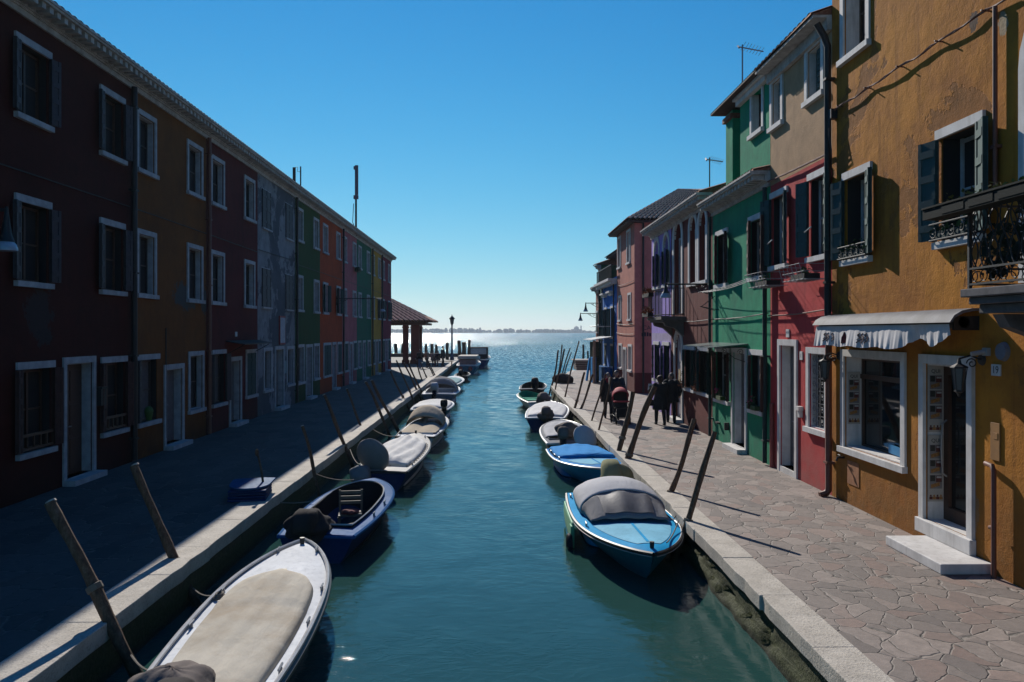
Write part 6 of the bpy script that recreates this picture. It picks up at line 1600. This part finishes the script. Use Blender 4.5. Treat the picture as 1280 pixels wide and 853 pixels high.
# ------------------------------------------------------------------ loggia, lamp post, stall, aerials
def misc():
    e = empty('loggia', (-8.2,75,0), 0, 'open loggia with a tiled hip roof on red pillars beyond the left row', 'loggia')
    brick = plaster('loggia_pillar_render', (.17,.055,.04), damp=.4)
    for (x, y, w) in ((-.28,0,.5),(.62,.1,.8),(.3,7,.6),(-5.5,0,.6),(-5.5,7,.6)):
        m = MB(); m.box(x-w/2,x+w/2,y-.25,y+.25,0,3.65); m.box(x-w/2-.08,x+w/2+.08,y-.33,y+.33,.001,.35); m.box(x-w/2-.06,x+w/2+.06,y-.31,y+.31,3.35,3.5); m.build('pillar', brick, e)
    m = MB(); m.box(-9,1.6,-.2,.2,3.66,3.86); m.box(-9,1.6,6.8,7.2,3.66,3.86); m.box(1.2,1.6,.21,6.79,3.66,3.86)
    for k in range(18): m.box(-8.8+.58*k,-8.72+.58*k,-1.2,8.2,3.87,3.95)
    m.build('beam', M['plank'], e)
    m = MB(); x0, x1, y0, y1, z0 = -12, 2.15, -1.4, 8.4, 3.97; yc = 3.5; hr = 2.45; rb = V((-2.6,yc,z0+hr)); ra = V((-12,yc,z0+hr))
    def slope(p, q, r, s, n):
        p, q, r, s = map(V, (p,q,r,s))
        m.grid(lambda u, v: p.lerp(q,u).lerp(s.lerp(r,u),v)+V((0,0,.13*abs(math.sin(PI*u*n))+.05*((v*10)%1))), n*6, 20)
        for i in range(len(m.f)-n*6*20, len(m.f)): m.mi[i] = 1 if abs(math.sin(PI*(((i-(len(m.f)-n*6*20))//20)+.5)/6)) > .62 else 0
    slope((x0,y0,z0),(x1,y0,z0),rb,ra,30); slope((x1,y0,z0),(x1,y1,z0),rb+V((0,1e-4,0)),rb,32); slope((x1,y1,z0),(x0,y1,z0),ra,rb,46)
    m.poly([(x0,y0,z0-.01),(x0,y1,z0-.01),(x1,y1,z0-.01),(x1,y0,z0-.01)]); m.build('roof', [M['tile_channel'], M['tile_cover']], e, smooth=True)
    # lamp post
    X, _ = on_y(565, 450, 85)
    e = empty('street_lamp', (X,85,0), 0, 'green black lamp post with a single lantern standing at the end of the left quay', 'street lamp')
    m = MB(); m.lathe([(.22,0),(.22,.25),(.14,.35),(.12,1.0),(.09,1.1),(.075,3.6),(.10,3.66),(.06,3.75)], n=14); m.build('post', plain('blue_black_post',(.02,.03,.07),.5), e, smooth=True)
    m = MB(); m.lathe([(.10,3.75),(.15,3.85),(.22,4.35)], n=8); m.build('lantern_glass', M['lampglass'], e)
    m = MB(); m.lathe([(.30,4.355),(.32,4.42),(.12,4.62),(.05,4.7),(.02,4.85)], n=8)
    for k in range(4): a = 2*PI*k/4+.4; m.tube([(.15*math.cos(a),.15*math.sin(a),3.84),(.235*math.cos(a),.235*math.sin(a),4.36)], .015, 4)
    m.build('lantern_cap', M['iron'], e)
    # stall in front of the blue house
    e = empty('market_stall', (6.72,46.2,0), 0, 'stall with a pale awning, hung cloths and blue boards before the blue house', 'stall')
    m = MB(); m.obox((-.62,1.6,2.62),(.62,0,.10),(0,2.2,0),(0,0,.02)); m.build('awning', plain('pale_awning_cloth',(.45,.47,.48),.8), e)
    m = MB(); m.box(-1.1,-.95,-.2,-.05,0,2.5); m.build('post', plain('tan_post',(.30,.19,.13),.8), e)
    m = MB(); m.box(-.9,-.55,1.4,1.9,0,2.4); m.grid(lambda u, v: V((-.95+.05*math.sin(u*20), 1.2+1.2*u, 2.4*v)), 24, 6); m.build('hung_cloths', plain('dark_patterned_cloth',(.05,.055,.03),.9,var=.8,scale=12), e)
    m = MB(); m.obox((-.95,.9,.75),(.12,0,-.0),(0,.35,0),(.0,0,.75)); m.obox((-1.05,2.7,.7),(.05,0,0),(0,.2,0),(.1,0,.7)); m.build('blue_board', B['blue2'], e)
    m = MB(); m.box(-.4,-.02,-.4,3.4,0,.9); m.build('counter', B['royal'], e)
    m = MB(); m.tube([(-.02,2.4,3.3),(-1.0,2.4,3.32)],.02,6); m.tube([(-.02,-.8,3.3),(-1.0,-.8,3.32)],.02,6); m.tube([(-1,2.4,3.32),(-1,-.8,3.32)],.02,6); m.build('line_frame', M['iron2'], e)
    # aerials and masts
    def mast(px, pb, pt, Y, label, name='antenna_mast'):
        X, Z0 = on_y(px, pb, Y); _, Z1 = on_y(px, pt, Y); return empty(name, (X,Y,Z0-.35), 0, label, 'antenna'), Z1-Z0+.35
    e, hh = mast(445, 281, 207, 47.5, 'tall cellular mast with a long panel antenna on the left roof ridge')
    m = MB(); m.tube([(0,0,-.3),(0,0,hh-1.6)], .06, 8); m.tube([(-.05,0,.1),(-.2,.0,.5),(-.14,0,1.6)], .02, 6); m.build('mast', M['iron'], e)
    m = MB(); m.box(-.06,.13,-.06,.06,hh-1.75,hh); m.box(-.14,-.02,-.04,.04,hh-.25,hh-.05); m.box(-.14,.14,-.07,.07,hh-2.0,hh-1.78); m.build('panel', plain('purple_grey_panel',(.09,.07,.10),.6), e)
    e, hh = mast(372, 226, 209, 34.5, 'short antenna pair with a bent bracket on the left roof ridge')
    m = MB(); m.box(-.20,-.09,-.05,.05,-.8,hh-.02); m.tube([(.13,0,-.8),(.13,0,hh+.02)], .03, 8); m.tube([(-.13,0,hh-.02),(.0,0,hh),(.0,0,hh-.2),(.13,0,hh-.2)], .012, 5); m.build('mast', M['iron'], e)
    def yagi(px, pb, pt, Y, label, L, sgn=1):
        e, hh = mast(px, pb, pt, Y, label, 'tv_antenna')
        m = MB(); m.tube([(0,0,-.9),(0,0,hh)], .02, 6); m.build('mast', M['iron2'], e)
        m = MB(); m.tube([(-.08,0,hh-.06),(L,.0,hh-.32*L)], .016, 5)
        for k in range(7): x = L*(k+.3)/7; m.tube([(x,-.22,hh-.06-.3*x+.06),(x,.22,hh-.06-.3*x-.0)], .006, 4)
        m.tube([(-.1,-.05,hh-.1),(-.1,.05,hh-.02)], .03, 4); m.build('boom', M['iron2'], e)
    yagi(928, 96, 56, 20.6, 'tv antenna with a long toothed boom above the green attic', .55)
    yagi(887, 223, 197, 23.6, 'small tv antenna on the maroon house roof', .4)
    # ------------------------------------------------------------- far shore across the lagoon
    land = plain('far_shore_ground', (.10,.085,.06), .95); trees = plain('far_tree_foliage', (.03,.05,.03), .95, var=.4, scale=.05)
    m = MB(); m.box(-3500,3500,2600,2900,WATER-1,WATER+1.6); m.box(120,1100,2350,2420,WATER-1,WATER+.9); tag(m.build('far_shore', land), kind='structure')
    m = MB(); random.seed(3)
    for k in range(2200):
        x = -3300+6600*random.random(); y = 2620+160*random.random()
        hgt = 5.5+5*noise.noise(V((x*.0028,1.3,0)))+4*noise.noise(V((x*.011,5,0)))+random.uniform(-2,4)+(4 if -420 < x < -60 else 0)
        if hgt < 3: hgt = 3+random.uniform(0,3)
        r = random.uniform(4,9); sd = random.uniform(0,99)
        m.ell((x,y,1+hgt*.42),(r,r*.8,hgt*.58),9,6,lambda p: p*(1+.35*noise.noise(p*.35+V((sd,0,0)))))
    tag(m.build('far_trees', trees), kind='stuff')
    bld = plain('far_building', (.20,.16,.15), .9)
    def far(px, pt, w, Y, name, label, dome=False):
        X, Z = on_y(px, pt, Y); m = MB(); e = empty(name, (X,Y,WATER+1.6), 0, label, 'tower' if 'tower' in name else 'church'); hh = Z-WATER-1.6
        if dome: m.box(-w*1.6,w*1.6,-w,w,0,hh*.5); m.lathe([(w*.8,hh*.5),(w*.8,hh*.62),(w*.75,hh*.75),(w*.4,hh*.9),(w*.08,hh*.95),(.3,hh)], n=14)
        else: m.box(-w/2,w/2,-w/2,w/2,0,hh*.84); m.box(-w*.62,w*.62,-w*.62,w*.62,hh*.84,hh*.87); m.lathe([(w*.5,hh*.871),(.2,hh)], n=4)
        m.build('tower_shaft' if not dome else 'nave_and_dome', bld, e)
    far(720.5, 407.5, 11, 2680, 'domed_church', 'distant domed church on the far shore, left of the bell tower', True)
    far(726.3, 406.8, 4, 2690, 'bell_tower', 'distant slim bell tower on the far shore near the right houses')
    far(600, 409.3, 6.5, 2640, 'water_tower', 'distant square tower above the trees on the far shore, middle left')
misc()

# ------------------------------------------------------------------ air, sky, sun, camera
def light():
    SD = V((1,-3.89,-2.52)).normalized()
    el = math.asin(-SD.z); az = math.atan2(-SD.x, -SD.y)
    w = bpy.data.worlds.new('World'); SC.world = w; w.use_nodes = True
    n = w.node_tree.nodes; bg = n['Background']
    s = n.new('ShaderNodeTexSky'); s.sky_type = 'NISHITA'; s.sun_disc = False; s.sun_elevation = el; s.sun_rotation = az
    s.altitude = SKY['alt']; s.air_density = SKY['air']; s.dust_density = SKY['dust']; s.ozone_density = SKY['ozone']
    # colour response of the sky: broad pale glow over the horizon, deep blue above (per channel power and gain)
    tc = n.new('ShaderNodeTexCoord'); mp = n.new('ShaderNodeMapping'); mp.inputs['Scale'].default_value = (1,1,SKY['zs']); mp.inputs['Location'].default_value = (0,0,.035)
    L = w.node_tree.links.new
    L(tc.outputs['Generated'], mp.inputs['Vector']); L(mp.outputs[0], s.inputs['Vector'])
    sp = n.new('ShaderNodeSeparateColor'); cb = n.new('ShaderNodeCombineColor'); L(s.outputs[0], sp.inputs[0])
    for k in range(3):
        g, f = SKY['grade'][k]
        p0 = n.new('ShaderNodeMath'); p0.operation = 'MULTIPLY'; L(sp.outputs[k], p0.inputs[0]); p0.inputs[1].default_value = .05
        p1 = n.new('ShaderNodeMath'); p1.operation = 'POWER'; L(p0.outputs[0], p1.inputs[0]); p1.inputs[1].default_value = g
        p2 = n.new('ShaderNodeMath'); p2.operation = 'MULTIPLY'; L(p1.outputs[0], p2.inputs[0]); p2.inputs[1].default_value = f/SKY['str']; L(p2.outputs[0], cb.inputs[k])
    L(cb.outputs[0], bg.inputs[0]); bg.inputs[1].default_value = SKY['str']
    l = bpy.data.lights.new('sun', 'SUN'); l.energy = SKY['sun']; l.angle = R(.53); l.color = (1,.94,.85)
    o = bpy.data.objects.new('sun', l); COL.objects.link(o); o.rotation_euler = SD.to_track_quat('-Z','Y').to_euler(); o.location = (-20,80,50)
    vs = SC.view_settings; vs.view_transform = 'Standard'; vs.look = 'None'; vs.gamma = 1; vs.use_curve_mapping = False; vs.exposure = SKY['exp']
    if SKY['haze']:
        m = MB(); m.box(-3700,3700,-20,3100,WATER-1.0-1.0,45); t = bpy.data.materials.new('haze'); t.use_nodes = True; nt = t.node_tree
        nt.nodes.remove(nt.nodes['Principled BSDF']); pv = nt.nodes.new('ShaderNodeVolumePrincipled'); pv.inputs['Color'].default_value = (.74,.86,1.0,1); pv.inputs['Density'].default_value = SKY['haze']; pv.inputs['Anisotropy'].default_value = .3
        nt.links.new(pv.outputs[0], nt.nodes['Material Output'].inputs['Volume'])
        tag(m.build('haze', t, weld=False), kind='stuff')
    c = bpy.data.cameras.new('camera'); c.lens = 36*F/1280; c.sensor_width = 36; c.shift_y = -11.5/1280; c.clip_start = .1; c.clip_end = 30000
    co = bpy.data.objects.new('camera', c); COL.objects.link(co); co.location = (0,0,CAMH); co.rotation_euler = (R(90),0,-YAW); SC.camera = co
SKY = dict(air=1.0, dust=0, ozone=3.0, alt=0, str=.088, zs=.60, grade=((2.6,5.2),(1.38,1.80),(1.0,1.48)), sun=5.0, exp=.15, haze=.00016)
light()
